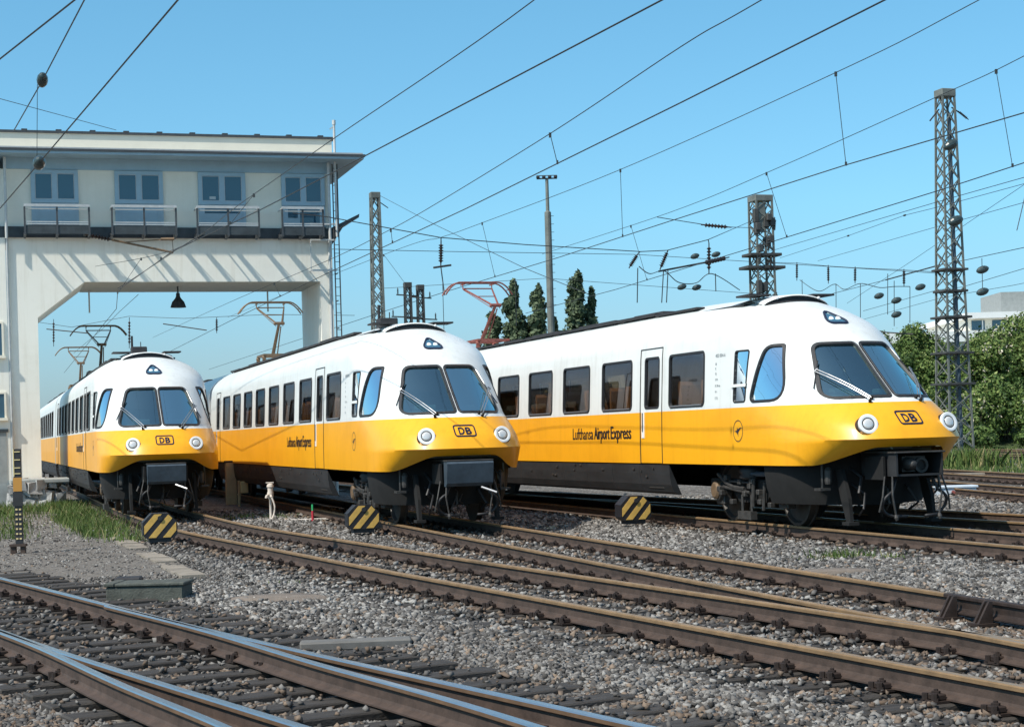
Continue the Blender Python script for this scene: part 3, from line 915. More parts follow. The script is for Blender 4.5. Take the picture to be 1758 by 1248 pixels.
# the print's cyan cast: the sky is tinted by height above the horizon
tcw=nt.nodes.new('ShaderNodeTexCoord'); sx=nt.nodes.new('ShaderNodeSeparateXYZ'); nt.links.new(tcw.outputs['Generated'],sx.inputs[0])
rw=nt.nodes.new('ShaderNodeValToRGB'); el=rw.color_ramp.elements
for _ in range(4): el.new(.5)
for e,(p,c) in zip(el,((0.0,(.37,.50,.75)),(.05,(.42,.61,.80)),(.126,(.48,.81,.93)),(.245,(.50,.89,.96)),(.42,(.55,.86,.90)),(.8,(.95,.97,.90)))): e.position=p; e.color=c+(1,)
nt.links.new(sx.outputs['Z'],rw.inputs['Fac'])
hs=nt.nodes.new('ShaderNodeMix'); hs.data_type='RGBA'; hs.blend_type='MULTIPLY'; hs.inputs['Factor'].default_value=1
nt.links.new(sky.outputs[0],hs.inputs[6]); nt.links.new(rw.outputs['Color'],hs.inputs[7]); nt.links.new(hs.outputs[2],bg.inputs['Color'])
bg.inputs['Strength'].default_value=.14
sl=bpy.data.lights.new('sun','SUN'); sl.energy=4.2; sl.angle=R(.53); sl.color=(1,.945,.85)
so=bpy.data.objects.new('sun',sl); COL.objects.link(so); so.rotation_euler=SUNV.to_track_quat('Z','Y').to_euler(); so.location=(-30,-30,60)
vs_=SC.view_settings; SC.display_settings.display_device='sRGB'; vs_.view_transform='Standard'; vs_.look='None'; vs_.exposure=0.3; vs_.gamma=1

# ------------------------------------------------------------------ tracks: centre lines in world metres
def spline(pts, step=.3):
    P=np.array(pts,float); d=np.concatenate([[0],np.cumsum(np.linalg.norm(np.diff(P,axis=0),axis=1))])
    n=len(P)
    # natural cubic through points
    def nat(y):
        h=np.diff(d); A=np.zeros((n,n)); b=np.zeros(n); A[0,0]=A[-1,-1]=1
        for i in range(1,n-1):
            A[i,i-1]=h[i-1];A[i,i]=2*(h[i-1]+h[i]);A[i,i+1]=h[i]; b[i]=3*((y[i+1]-y[i])/h[i]-(y[i]-y[i-1])/h[i-1])
        c=np.linalg.solve(A,b); s=np.arange(0,d[-1],step); k=np.clip(np.searchsorted(d,s,'right')-1,0,n-2); t=s-d[k]
        bb=(y[k+1]-y[k])/h[k]-h[k]*(2*c[k]+c[k+1])/3; dd=(c[k+1]-c[k])/(3*h[k])
        return y[k]+bb*t+c[k]*t*t+dd*t**3
    return np.stack([nat(P[:,0]),nat(P[:,1])],1)
def tl(k,lst): return [to_world(k,x,y)[:2] for x,y in lst]
CENT={}
CENT['a']=spline(tl(1,[(0,-62),(0,-30),(0,-12),(.01,-5),(.10,.0),(.31,6.3),(.98,13),(1.50,18),(2.03,22.4),(2.46,26.0),(2.95,30.2),(3.5,35),(4.2,41)]))
CENT['b']=spline(tl(2,[(-.09,-62),(-.09,-30),(-.09,0),(-.09,12),(-.09,24)]))
CENT['c']=spline(tl(3,[(-.04,-62),(-.04,-20),(-.04,0),(-.03,8),(.0,16)]))
CENT['d']=spline(tl(3,[(.0,-40),(.55,-28),(1.55,-17),(2.55,-7),(2.98,-2),(3.40,4),(3.8,10)]))
CENT['e']=spline([(8.2,78),(10.0,60),(11.2,47.2),(11.7,41.6),(12.02,38),(12.75,30),(13.3,24)])
CENT['f']=spline([(13.2,78),(13.9,62),(14.55,54.9),(15.15,48.15),(15.8,42),(16.7,34)])
CENT['g']=spline([(21,104),(22.9,82),(25.3,62),(27,50)])
CENT['h']=spline([(25.5,106),(27.3,84),(29.8,64),(31.5,52)])
_n=np.array([.868,.497])
def fg(lst,o):
    return [tuple(np.array(p)+_n*o) for p in lst]
I1=[(-9.15,26.4),(-6.66,22.07),(-4.18,17.73),(-2.51,14.83),(-1.16,12.63),(-.24,11.16),(.61,9.80),(2.0,7.6),(3.6,5.1)]
CENT['m']=spline(fg(I1,-.752))
J=[(-9.15,26.4),(-6.70,22.1),(-4.22,17.72),(-2.58,14.83),(-1.36,12.48),(-.47,10.87),(.08,9.78),(1.35,7.1),(2.6,4.2)]
CENT['n']=spline(fg(J,-.752))

def normals(C):
    T=np.gradient(C,axis=0); T/=np.linalg.norm(T,axis=1)[:,None]; return np.stack([T[:,1],-T[:,0]],1),T
RAILP=[(-.070,-.172),(.070,-.172),(.070,-.160),(.018,-.140),(.010,-.12),(.010,-.048),(.035,-.034),(.035,-.010),(.028,-.0005),(-.028,-.0005),(-.035,-.010),(-.035,-.034),(-.010,-.048),(-.010,-.12),(-.018,-.140),(-.070,-.160)]
def rail(C, off, s0, s1, mats, parent, name='rail', dz=0., prof=RAILP, wide=False):
    N,T=normals(C); L=C+N*off
    d=np.concatenate([[0],np.cumsum(np.linalg.norm(np.diff(C,axis=0),axis=1))])
    k=(d>=s0)&(d<=s1); L=L[k];NN=N[k]
    if len(L)>60: 
        sel=np.unique(np.concatenate([np.arange(0,len(L),3),[len(L)-1]])); L=L[sel]; NN=NN[sel]
    mb=MB(); n=len(prof); vs=[]
    for p,q in zip(L,NN):
        for a,z in prof: vs.append((p[0]+q[0]*a,p[1]+q[1]*a,z+dz))
    fs=[];mi=[]
    for i in range(len(L)-1):
        for e in range(n):
            fs.append((i*n+e,(i+1)*n+e,(i+1)*n+(e+1)%n,i*n+(e+1)%n)); mi.append((1 if (e==8 or (wide and e in (7,9))) else 2 if e in (6,7,9,10) else 0) if prof is RAILP else 0)
    mb.v=vs; mb.f=fs+[tuple(range(n)),tuple(range(len(vs)-1,len(vs)-n-1,-1))]; mb.m=mi+[0,0]
    return mb.build(name,mats,parent)

M['railside_tan']=mat('rusty_rail_head_side',(.26,.165,.085),.6,.3,var=.3,scale=5)
M['railside_blue']=mat('worn_rail_head_side',(.20,.12,.07),.5,.4,var=.3,scale=5)
M['rust']=mat('rail_rust',(.078,.052,.040),.75,.15,var=.45,scale=6,bump=.15,bscale=50)
M['railtop_tan']=mat('rusty_rail_head',(.42,.27,.14),.42,.55,var=.25,scale=5)
M['railtop_blue']=mat('polished_rail_head',(.50,.53,.55),.28,.9,var=.12,scale=3)
M['timber']=mat('tarred_sleeper',(.050,.043,.037),.75,var=.6,scale=3,bump=.5,bscale=30,stretch=(1,6,3))
M['timber_rust']=mat('rust_stained_sleeper',(.10,.05,.03),.8,var=.5,scale=4,bump=.5,bscale=30,stretch=(1,6,3))
M['plate']=mat('rail_fastening_iron',(.045,.030,.024),.65,.3,var=.5,scale=9)

_fast={}
def fastening_mesh(g=.752):
    if 'm' in _fast: return _fast['m']
    mb=MB()
    for s in (1,):
        x=0
        mb.box(x-.17,x+.17,-.085,.085,-.188,-.171)
        for q in (-1,1):
            xx=x+q*.108
            mb.bbox(xx-.042,xx+.042,-.06,.06,-.171,-.128,.008); mb.lathe((xx+q*.05,.05,-.171),(0,0,1),[(.022,0),(.022,.05)],6); mb.lathe((xx+q*.05,-.05,-.171),(0,0,1),[(.022,0),(.022,.045)],6)
            mb.lathe((xx,0,-.135),(0,0,1),[(.030,0),(.030,.022),(.015,.024),(.015,.036)],6)
            mb.lathe((x+q*.15,.055,-.171),(0,0,1),[(.02,0),(.02,.02)],6); mb.lathe((x+q*.15,-.055,-.171),(0,0,1),[(.02,0),(.02,.02)],6)
    o=mb.build('rail_fastening',M['plate']); me=o.data; bpy.data.objects.remove(o); _fast['m']=me; return me
def sleeper_mesh(half0, half1, name, m, seed):
    rg=random.Random(seed); mb=MB()
    mb.bbox(half0,half1,-.13,.13,-.34,-.1885+0.0,.012)
    o=mb.build(name,m); me=o.data; bpy.data.objects.remove(o); return me
def railway(key, label, s0, s1, sl0, sl1, top, half=(-1.30,1.30), spacing=.62, mats=None, timber='timber', fast=True, angle=None, group='ballasted railway tracks of the yard'):
    C=CENT[key]; d=np.concatenate([[0],np.cumsum(np.linalg.norm(np.diff(C,axis=0),axis=1))])
    t=thing('railway_track',label,'railway track',(0,0,0),0,group)
    for s in (-1,1): rail(C,s*.752,s0,s1,[M['rust'],M[top],M[top.replace('top','side')]],t,wide='blue' in top)
    if sl1>sl0:
        N,T=normals(C)
        mes=[sleeper_mesh(half[0]-.05*i,half[1]+.04*i,'sleeper',M[timber],i) for i in range(3)]
        fm=fastening_mesh()
        k=0
        for s in np.arange(sl0,sl1,spacing):
            i=int(np.clip(np.searchsorted(d,s),1,len(C)-2)); p=C[i]
            o=bpy.data.objects.new('sleeper',mes[k%3]); COL.objects.link(o); o.parent=t
            o.location=(p[0],p[1],(-.004*(k%4)))
            o.rotation_euler=(0,0,math.atan2(N[i][1],N[i][0])+ (random.random()-.5)*.02)
            if fast:
                for g in (-.752,.752):
                    f=bpy.data.objects.new('rail_fastening',fm); COL.objects.link(f); f.parent=o; f.location=(g,0,.004*(k%4))
            SLEEP.append((p[0],p[1],N[i][0],N[i][1],half[0],half[1]))
            k+=1
    return t
SLEEP=[]
LEN={k:float(np.sum(np.linalg.norm(np.diff(c,axis=0),axis=1))) for k,c in CENT.items()}
ta=railway('a','rusty track curving out from under the leftmost train towards the camera',0,200,52,200,'railtop_tan',half=(-1.3,1.5))
tb=railway('b','rusty track running straight out from under the middle train',0,200,54,76.5,'railtop_tan')
tc=railway('c','track under the rightmost train with one shiny rail in its shadow',0,200,52,200,'railtop_tan')
td=railway('d','track just beyond the rightmost train, branching off behind its nose',0,200,22,200,'railtop_tan')
te=railway('e','track beside the pale blue trough at the right edge',0,200,16,200,'railtop_tan')
tf=railway('f','track between the grassy patch and the pale blue trough',0,200,18,200,'railtop_tan')
tg=railway('g','far track at the foot of the bushy bank, the nearer of two',0,200,12,50,'railtop_tan',fast=False)
th=railway('h','far track right at the foot of the bushy bank',0,200,12,50,'railtop_tan',fast=False)
tm=railway('m','foreground turnout track with polished rails on long dark sleepers',0,200,0,200,'railtop_blue',half=(-2.0,1.28),spacing=.60)
tn=railway('n','polished branch rails close beside the foreground turnout track',9.6,200,0,0,'railtop_blue')
# check rail with its chairs on the middle track
GR=thing('check_rail','dark check rail on wedge shaped chairs along the far rusty rail','check rail')
s_b0=62+15.4
rail(CENT['b'],-.752+.105,s_b0,s_b0+6,[M['plate'],M['plate']],GR,'guard_bar',dz=.02)
for q in np.arange(s_b0+.3,s_b0+5,.75):
    i=int(q/.3); p=CENT['b'][i]; N,T=normals(CENT['b']); p=p-N[i]*(.752-.235); an=math.atan2(-N[i][1],-N[i][0])
    mb=MB(); mb.prism([(-.10,-.18),(.05,-.18),(.05,.02),(.015,.02)],'y',-.015,.015); mb.prism([(-.10,-.18),(.05,-.18),(.05,.02),(.015,.02)],'y',.055,.085); mb.box(-.13,.1,-.05,.12,-.2,-.175)
    c=mb.build('rail_chair',M['plate'],GR); c.location=(p[0],p[1],0); c.rotation_euler=(0,0,an)

# ------------------------------------------------------------------ ground
def track_d(x,y,k):
    C=CENT[k]; o=np.argsort(C[:,1]); Y=C[o,1]; xi=np.interp(y,Y,C[o,0]); d=np.abs(np.asarray(x)-xi)*.9
    return np.where((np.asarray(y)<Y[0])|(np.asarray(y)>Y[-1]),9.,d)
def gz(x,y):
    """height of the ballast surface"""
    dm=np.minimum(track_d(x,y,'m'),track_d(x,y,'n')-.3); da=np.minimum(np.minimum(track_d(x,y,'a'),track_d(x,y,'b')),track_d(x,y,'c'))
    return -.205-.040*np.clip((2.35-dm)/.5,0,1)-.028*np.clip((1.75-da)/.4,0,1)+.012*np.sin(x*1.7+y*.6)*np.cos(y*1.1-x*.4)+.010*np.sin(x*4.1+1)*np.sin(y*3.3)
def ground():
    xs=np.concatenate([[-900,-300,-120],np.arange(-60,-10,1.0),np.arange(-10,10,.3),np.arange(10,60.1,1.0),[120,300,900]]); ys=np.concatenate([[-60,-20],np.arange(0,30,.3),np.arange(30,130,.8),[180,300,600,1500]])
    X,Y=np.meshgrid(xs,ys); Z=gz(X,Y); Z=np.where((np.abs(X)>60)|(Y>130),-.22,Z)
    V=np.stack([X,Y,Z],-1).reshape(-1,3); n,m=X.shape
    i,j=np.meshgrid(np.arange(n-1),np.arange(m-1),indexing='ij'); a=(i*m+j).ravel()
    F=np.stack([a,a+1,a+m+1,a+m],1)
    m_=bpy.data.materials.new('ballast_ground'); m_.use_nodes=True; nt=m_.node_tree; b=nt.nodes['Principled BSDF']; b.inputs['Roughness'].default_value=.9; b.inputs['Specular IOR Level'].default_value=.2
    tc=nt.nodes.new('ShaderNodeTexCoord')
    vo=nt.nodes.new('ShaderNodeTexVoronoi'); vo.inputs['Scale'].default_value=17; nt.links.new(tc.outputs['Object'],vo.inputs['Vector'])
    cr=nt.nodes.new('ShaderNodeValToRGB'); e=cr.color_ramp.elements; e[0].position=.1; e[0].color=(.065,.06,.055,1); e[1].position=.9; e[1].color=(.28,.267,.247,1)
    sp=nt.nodes.new('ShaderNodeSeparateColor'); nt.links.new(vo.outputs['Color'],sp.inputs[0]); nt.links.new(sp.outputs[0],cr.inputs['Fac'])
    no=nt.nodes.new('ShaderNodeTexNoise'); no.inputs['Scale'].default_value=.5; no.inputs['Detail'].default_value=5; nt.links.new(tc.outputs['Object'],no.inputs['Vector'])
    r2=nt.nodes.new('ShaderNodeValToRGB'); r2.color_ramp.elements[0].color=(.75,.70,.66,1); r2.color_ramp.elements[1].color=(1.1,1.08,1.06,1); r2.color_ramp.elements[0].position=.35; r2.color_ramp.elements[1].position=.65
    nt.links.new(no.outputs['Fac'],r2.inputs['Fac'])
    mx=nt.nodes.new('ShaderNodeMix'); mx.data_type='RGBA'; mx.blend_type='MULTIPLY'; mx.inputs['Factor'].default_value=1
    nt.links.new(cr.outputs['Color'],mx.inputs[6]); nt.links.new(r2.outputs['Color'],mx.inputs[7]); nt.links.new(mx.outputs[2],b.inputs['Base Color'])
    bp=nt.nodes.new('ShaderNodeBump'); bp.inputs['Strength'].default_value=1; bp.inputs['Distance'].default_value=.04; bp.invert=True
    nt.links.new(vo.outputs['Distance'],bp.inputs['Height']); nt.links.new(bp.outputs['Normal'],b.inputs['Normal'])
    o=np_mesh('ground',V,F,m_,smooth=True); tag(o,'grey gravel floor of the railway yard',kind='structure'); return o
ground()

# ------------------------------------------------------------------ ballast stones
def seg_dist(P, C):
    """distance from points to a line that runs steadily in y"""
    o=np.argsort(C[:,1]); y=C[o,1]; x=C[o,0]
    g=np.gradient(x,y); xi=np.interp(P[:,1],y,x); gi=np.interp(P[:,1],y,g)
    d=np.abs(P[:,0]-xi)/np.sqrt(1+gi*gi)
    return np.where((P[:,1]<y[0]-.05)|(P[:,1]>y[-1]+.05),9e9,d)
CUBE=np.array([(-1,-1,-1),(1,-1,-1),(1,1,-1),(-1,1,-1),(-1,-1,1),(1,-1,1),(1,1,1),(-1,1,1)],float)
CF=np.array([(0,3,2),(0,2,1),(4,5,6),(4,6,7),(0,1,5),(0,5,4),(1,2,6),(1,6,5),(2,3,7),(2,7,6),(3,0,4),(3,4,7)])
def path_zone(P):
    """trodden fine gravel by the point indicator post at the left"""
    x,y=P[:,0],P[:,1]
    return (x< -4.2-.38*(y-24.5)) & (y>23.4-.25*(x+9)) 
def stones():
    bands=[(9.5,15.5,1150,.0195),(15.5,23,680,.0235),(23,33,360,.029),(33,46,140,.038)]
    PS=[];SZ=[]
    for y0,y1,den,sz in bands:
        k=.40; n=int(den*.5*2*k*(y1**2-y0**2))
        y=np.sqrt(rng.random(n)*(y1**2-y0**2)+y0**2); x=(rng.random(n)*2-1)*k*y
        PS.append(np.stack([x,y],1)); SZ.append(sz*(.55+.75*rng.random(n)**1.5))
    P=np.concatenate(PS); S=np.concatenate(SZ)
    # rails stay clear, sleepers carry only a few stones
    keep=np.ones(len(P),bool); near=np.full(len(P),9.)
    for k in 'abcdefmn':
        C=CENT[k]; N,T=normals(C)
        for s in (-1,1):
            L=C+N*s*.752
            dd=seg_dist(P,L); near=np.minimum(near,dd); keep&=dd>.105+S*.7
    onsl=np.zeros(len(P),bool)
    for (px,py,nx,ny,h0,h1) in SLEEP:
        if py<6 or py>47: continue
        dx=P[:,0]-px; dy=P[:,1]-py; a=dx*nx+dy*ny; b=-dx*ny+dy*nx
        onsl|=(a>h0)&(a<h1)&(np.abs(b)<.15)
    fgtrack=seg_dist(P,CENT['m'][(CENT['m'][:,1]<27)])<2.1
    r=rng.random(len(P))
    keep&=~(onsl&(r>np.where(fgtrack,.06,.20)))
    pz=path_zone(P)
    keep&=~(pz&(r>.62)); S=np.where(pz,S*.55,S)
    near=near[keep];P=P[keep];S=S[keep];onsl=onsl[keep];fgtrack=fgtrack[keep]
    n=len(P)
    ax=rng.normal(size=(n,3)); ax/=np.linalg.norm(ax,axis=1)[:,None]; an=rng.random(n)*6.28
    c,s=np.cos(an),np.sin(an); x,y,z=ax.T
    Rm=np.stack([c+x*x*(1-c),x*y*(1-c)-z*s,x*z*(1-c)+y*s,y*x*(1-c)+z*s,c+y*y*(1-c),y*z*(1-c)-x*s,z*x*(1-c)-y*s,z*y*(1-c)+x*s,c+z*z*(1-c)],-1).reshape(n,3,3)
    shp=CUBE[None]*(.62+.5*rng.random((n,8,1)))+rng.normal(size=(n,8,3))*.22
    shp*= (np.array([1.15,.85,.7])*(.8+.4*rng.random((n,1,3))))
    V=np.einsum('nij,nkj->nki',Rm,shp)*S[:,None,None]
    V[:,:,2]*=.85
    base=np.where(onsl,-.188+S*.35,gz(P[:,0],P[:,1])+S*(.25+.6*rng.random(n)))
    base=np.where(fgtrack&~onsl,base-.008,base)
    V[:,:,0]+=P[:,0:1];V[:,:,1]+=P[:,1:2];V[:,:,2]+=base[:,None]
    # browner (rust and oil) near the rails of the foreground, greyer further off
    tone=np.clip(rng.random(n)*.72*(.98+.12*np.sin(P[:,0]*.55+1.3*np.sin(P[:,1]*.31))*np.cos(P[:,1]*.43-P[:,0]*.2)),0,.74)
    brown=np.clip(1.15-P[:,1]/22,0,1)
    pick=rng.random(n)
    tone=np.where(pick<.02+.09*brown,.80+.2*rng.random(n),tone)
    rust=rng.random(n)<.75*np.clip(1-(near-.1)/.55,0,1); tone=np.where(rust,.765+.10*rng.random(n)**1.5,tone)
    tone=np.where(fgtrack,np.where(rng.random(n)<.30,.78+.10*rng.random(n),tone*.60),tone)
    m_=attr_mat('ballast_stone',[(0,(.036,.033,.030)),(.3,(.12,.113,.106)),(.55,(.22,.21,.196)),(.74,(.37,.357,.333)),(.77,(.105,.075,.055)),(.87,(.21,.160,.12)),(1.0,(.29,.22,.165))])
    F=(np.arange(n)[:,None,None]*8+CF[None]).reshape(-1,3)
    o=np_mesh('ballast_gravel',V.reshape(-1,3),F,m_,{'tone':np.repeat(tone,8)})
    tag(o,'loose grey and brown crushed stone ballast between the tracks','gravel',kind='stuff')
stones()
# ------------------------------------------------------------------ trains
car=make_nose_car(); face_forward(car)
car2=make_trailer(); face_forward(car2)
LAB={3:'rightmost and nearest yellow and white railcar, coupler showing in the open box below the nose',
     2:'middle yellow and white railcar with a closed blue grey coupler cover',
     1:'leftmost yellow and white railcar, standing just out from under the white gantry building'}
LAB2={3:'second coach of the rightmost train, hidden behind the middle railcar',
      2:'second coach behind the middle railcar, in the shadow of the gantry building',
      1:'second coach of the leftmost train, seen past the white gantry pillar'}
G_TR='yellow and white electric railcars with drop shaped noses'; G_CO='coaches coupled behind the railcars'
cars={3:car,2:copy_tree(car),1:copy_tree(car)}
for k,o in cars.items():
    o.location=to_world(k,0,0,0); o.rotation_euler=(0,0,TA[k][2]); tag(o,LAB[k],'train',G_TR)
tr={1:copy_tree(car2),2:car2}
for k,o in tr.items():
    o.location=to_world(k,0,YEND-.55,0); o.rotation_euler=(0,0,TA[k][2]); tag(o,LAB2[k],'train coach',G_CO)
def add_local(parent,fn):
    """build parts under a temporary root, turn them over, then hang them on the car"""
    t=bpy.data.objects.new('tmp',None); COL.objects.link(t); out=fn(t); face_forward(t)
    for c in [c for c in bpy.data.objects if c.parent==t]: c.parent=parent
    bpy.data.objects.remove(t); return out
for k in (1,2,3):
    add_local(cars[k],lambda t:make_pantograph(t,-21.55,M['pantored'] if k==3 else M['panto']))
add_local(tr[1],lambda t:make_pantograph(t,-8.0,M['panto'],5.86))
def coupler_cover(t):
    mb=MB(); mb.prism([(.33,1.185),(.36,1.15),(.30,.80),(.22,.74),(.10,.74),(.1,1.185)],'x',-.43,.43); mb.build('coupler_cover',M['cover'],t)
    mb=MB(); mb.tube([(.18,.40,.72),(.42,.55,.62)],.022,6); mb.build('release_lever',M['chrome'],t)
for k in (1,2): add_local(cars[k],coupler_cover); add_local(cars[k],make_aerial)

# ------------------------------------------------------------------ gantry signal box over the two left tracks (axes of the middle train)
M['render']=weathered('white_render',(.87,.835,.735),.88,.14,.10,0,(.68,.64,.56),.15)
M['render2']=weathered('pale_stucco',(.82,.775,.655),.88,.04,.10,0,(.68,.64,.56),.2)
M['beige']=mat('beige_parapet',(.80,.75,.62),.8,var=.06,scale=1.5)
M['band']=mat('dark_gallery_steel',(.045,.055,.06),.55,var=.4,scale=3)
M['bluewood']=mat('blue_grey_woodwork',(.33,.46,.53),.5,var=.08,scale=3)
M['pipe']=mat('pale_downpipe',(.55,.56,.54),.5,var=.15,scale=5)
M['darkpane']=mat('dark_window_pane',(.03,.085,.13),.06,spec=.6,coat=.5)
M['lead']=mat('dark_roof_edge',(.06,.065,.07),.5,var=.3,scale=5)
M['railwhite']=mat('galvanised_rail',(.50,.51,.50),.5,.2,var=.15,scale=6)
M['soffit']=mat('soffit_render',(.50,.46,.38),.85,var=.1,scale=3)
M['plinth']=mat('grey_plinth',(.30,.32,.31),.85,var=.2,scale=3)
YB=-26.09; YK=-29.75
def building():
    t=thing('gantry_building','white gantry building bridging two tracks on pillars, with railed blue windows','building')
    mb=MB()
    # one extruded outline with the chamfered opening
    poly=[(-7.64,.35),(-6.77,.35),(-6.75,5.74),(-5.29,6.86),(2.30,6.86),(2.30,-.2),(2.72,-.2),(2.72,8.28),(-7.64,8.28)]
    mb.prism(poly,'y',YB,YK)
    mb.build('pillar_wall',M['render'],t)
    mb=MB(); mb.box(-7.66,-6.75,YB+.02,YK-.02,-.25,.35); mb.build('plinth',M['plinth'],t)
    mb=MB(); mb.box(-7.62,2.70,YB,YK,8.571,10.42); mb.build('upper_wall',M['render2'],t)
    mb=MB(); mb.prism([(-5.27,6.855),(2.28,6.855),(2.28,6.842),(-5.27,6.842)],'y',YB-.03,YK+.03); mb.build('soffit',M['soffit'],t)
    # gallery slab
    mb=MB(); mb.box(-12.0,2.74,YB+.095,YB-.0,8.28,8.57); mb.box(-12.0,2.74,YB,YK-.15,8.281,8.57)
    mb.box(-12.,2.76,YB+.095,YB+.11,8.25,8.30); mb.box(-12.,2.76,YB+.095,YB+.105,8.55,8.60)
    mb.build('gallery_slab',M['band'],t)
    mb=MB(); mb.box(-7.62,2.70,YB+.03,YK-.03,10.421,10.78); mb.build('fascia',M['bluewood'],t)
    mb=MB(); mb.box(-12.0,3.68,YB+.95,YK-.95,10.781,10.86); mb.build('eave_slab',M['bluewood'],t)
    mb=MB(); mb.box(-12.05,3.73,YB+1.0,YK-1.0,10.861,10.93); mb.build('eave_edge',M['lead'],t)
    mb=MB(); mb.box(-12.0,3.66,YB+.93,YK-.93,10.931,10.985); mb.build('roof_deck',M['railwhite'],t)
    mb=MB(); mb.box(-12.0,2.80,YB+.06,YK-.06,10.986,11.56); mb.build('parapet',M['beige'],t)
    mb=MB(); mb.box(-12.05,2.90,YB+.12,YK-.12,11.561,11.635)
    for x in np.arange(-7.0,2.8,1.05): mb.box(x-.09,x+.09,YB-.0,YB-.2,11.635,11.70)
    mb.build('parapet_coping',M['lead'],t)
    # windows
    specs=[(-6.85,-5.40,0),(-4.27,-2.75,0),(-1.63,-.10,1),(1.08,2.52,2)]
    for x0,x1,kind in specs:
        mb=MB(); mb.box(x0,x1,YB+.004,YB+.05,8.60,10.40)
        cx=.5*(x0+x1)
        # mullions and rails standing proud
        zt,zb=10.29,9.47
        for a,b,c,d in ((x0,x1,10.29,10.40),(x0,x1,9.36,9.47),(x0,x0+.12,9.47,10.29),(x1-.12,x1,9.47,10.29),(cx-.08,cx+.08,9.47,10.29)): mb.box(a,b,YB+.05,YB+.085,c,d)
        for a,b in ((x0+.12,x0+.19),(x1-.19,x1-.12)): mb.box(a,b,YB+.05,YB+.07,8.66,9.36)
        wn=mb.build('window',M['bluewood'],t)
        for a,b in ((x0+.122,cx-.082),(cx+.082,x1-.122)):
            g=MB().box(a,b,YB+.051,YB+.060,9.475,10.285).build('pane',M['darkpane'],wn)
            f=MB()
            for q in ((a,a+.018,9.475,10.285),(b-.018,b,9.475,10.285),(a+.018,b-.018,9.475,9.493),(a+.018,b-.018,10.267,10.285)): f.box(q[0],q[1],YB+.061,YB+.075,q[2],q[3])
            f.build('casement',M['railwhite'],wn)
        if kind==1:
            MB().box(x0+.16,x1-.16,YB+.051,YB+.062,9.08,9.30).build('vent_light',M['darkpane'],wn)
            MB().box(x0+.36,x0+.56,YB+.0605,YB+.0625,9.53,9.62).build('paper_notice',M['railwhite'],wn)
        if kind==2:
            MB().box(x0+.2,x0+.52,YB+.051,YB+.062,8.95,9.30).build('vent_light',M['darkpane'],wn)
            MB().box(x0+.60,x1-.16,YB+.051,YB+.062,8.75,9.30).build('vent_light',M['darkpane'],wn)
        f=MB().box(x0+.02,x1-.02,YB+.05,YB+.16,8.60,8.65).build('window_sill',M['lead'],wn)
    # railings
    for x0,x1 in ((-7.08,-5.13),(-4.43,-2.44),(-1.77,.20),(.96,2.30)):
        mb=MB(); yo=YB+.86; xm=.5*(x0+x1)
        mb.box(x0-.02,x1+.02,yo-.03,yo+.03,9.13,9.21); mb.box(x0-.02,x1+.02,yo-.12,yo-.09,9.06,9.09)
        rl=mb.build('railing',M['railwhite'],t)
        mb=MB()
        for x in (x0,xm,x1):
            mb=MB(); mb.bar((x,yo-.04,8.31),(x,yo-.04,9.125),.055); mb.prism([(YB+.09,8.22),(yo,8.26),(yo,8.31),(YB+.09,8.40)],'x',x-.035,x+.035)
            mb.bar((x,YB+.12,8.36),(x,yo-.04,8.60),.02)
            mb.build('railing_post',M['lead'],rl)
        mb=MB()
        for z in (8.595,8.66): mb.bar((x0,yo-.04,z),(x1,yo-.04,z),.035)
        for x in (x0,x1): mb.bar((x,YB+.05,9.16),(x,yo,9.16),.035)
        mb.build('railing_bar',M['railwhite'],rl)
        MB().box(x0+.03,x1-.03,yo-.055,yo-.035,8.29,8.56).build('kick_board',M['band'],rl)
    # downpipes, cable ladder and lamp bracket on the right corner
    mb=MB()
    mb.tube([(2.62,YB+.09,-.2),(2.62,YB+.09,8.2)],.05,8); mb.tube([(2.62,YB+.27,8.1),(2.62,YB+.27,10.75)],.05,8); mb.tube([(2.62,YB+.09,8.2),(2.62,YB+.27,8.1)],.05,8)
    mb.tube([(-7.63,YB+.07,.3),(-7.63,YB+.07,8.2)],.045,8); mb.tube([(-7.63,YB+.27,8.2),(-7.63,YB+.27,10.75)],.045,8)
    mb.build('downpipe',M['pipe'],t,smooth=False)
    mb=MB()
    for x in (2.74,2.90): mb.tube([(x,YB+.33,3.0),(x,YB+.33,10.7)],.022,6)
    for z in np.arange(3.0,10.7,.28): mb.bar((2.74,YB+.33,z),(2.90,YB+.33,z),.018)
    for z in np.arange(3.5,8,.9): mb.bar((2.82,YB,z),(2.82,YB+.33,z),.03)
    mb.build('cable_ladder',M['steelgrime'],t)
    mb=MB(); mb.tube([(2.84,YB+.33,8.3),(2.84,YB+.33,12.05)],.04,8); mb.bar((2.84,YB+.33,11.95),(2.70,YB+.33,11.85),.04); mb.tube([(2.84,YB+.33,12.0),(2.84,YB+.33,12.15)],.06,8); mb.build('mast_pole',M['pipe'],t)
    mb=MB()
    for z in (8.2,7.2,8.72): 
        mb.bar((1.95,YB+.32,z),(2.80,YB+.32,z),.05); 
    mb.bar((1.95,YB+.32,7.2),(1.95,YB+.32,8.2),.03); mb.bar((1.95,YB,7.2),(1.95,YB+.32,7.2),.03)
    mb.build('ladder_bracket',M['pipe'],t)
    # side canopy
    mb=MB(); mb.prism([(2.72,8.50),(3.64,8.98),(3.66,9.10),(2.72,8.64)],'y',YB+.1,YK); mb.build('side_canopy',M['lead'],t)
    mb=MB()
    for y in (YB+.05,YB-1.2,YB-2.4): mb.prism([(2.72,8.49),(2.72,8.08),(3.1,8.66)],'y',y-.03,y+.03)
    mb.build('canopy_bracket',M['lead'],t)
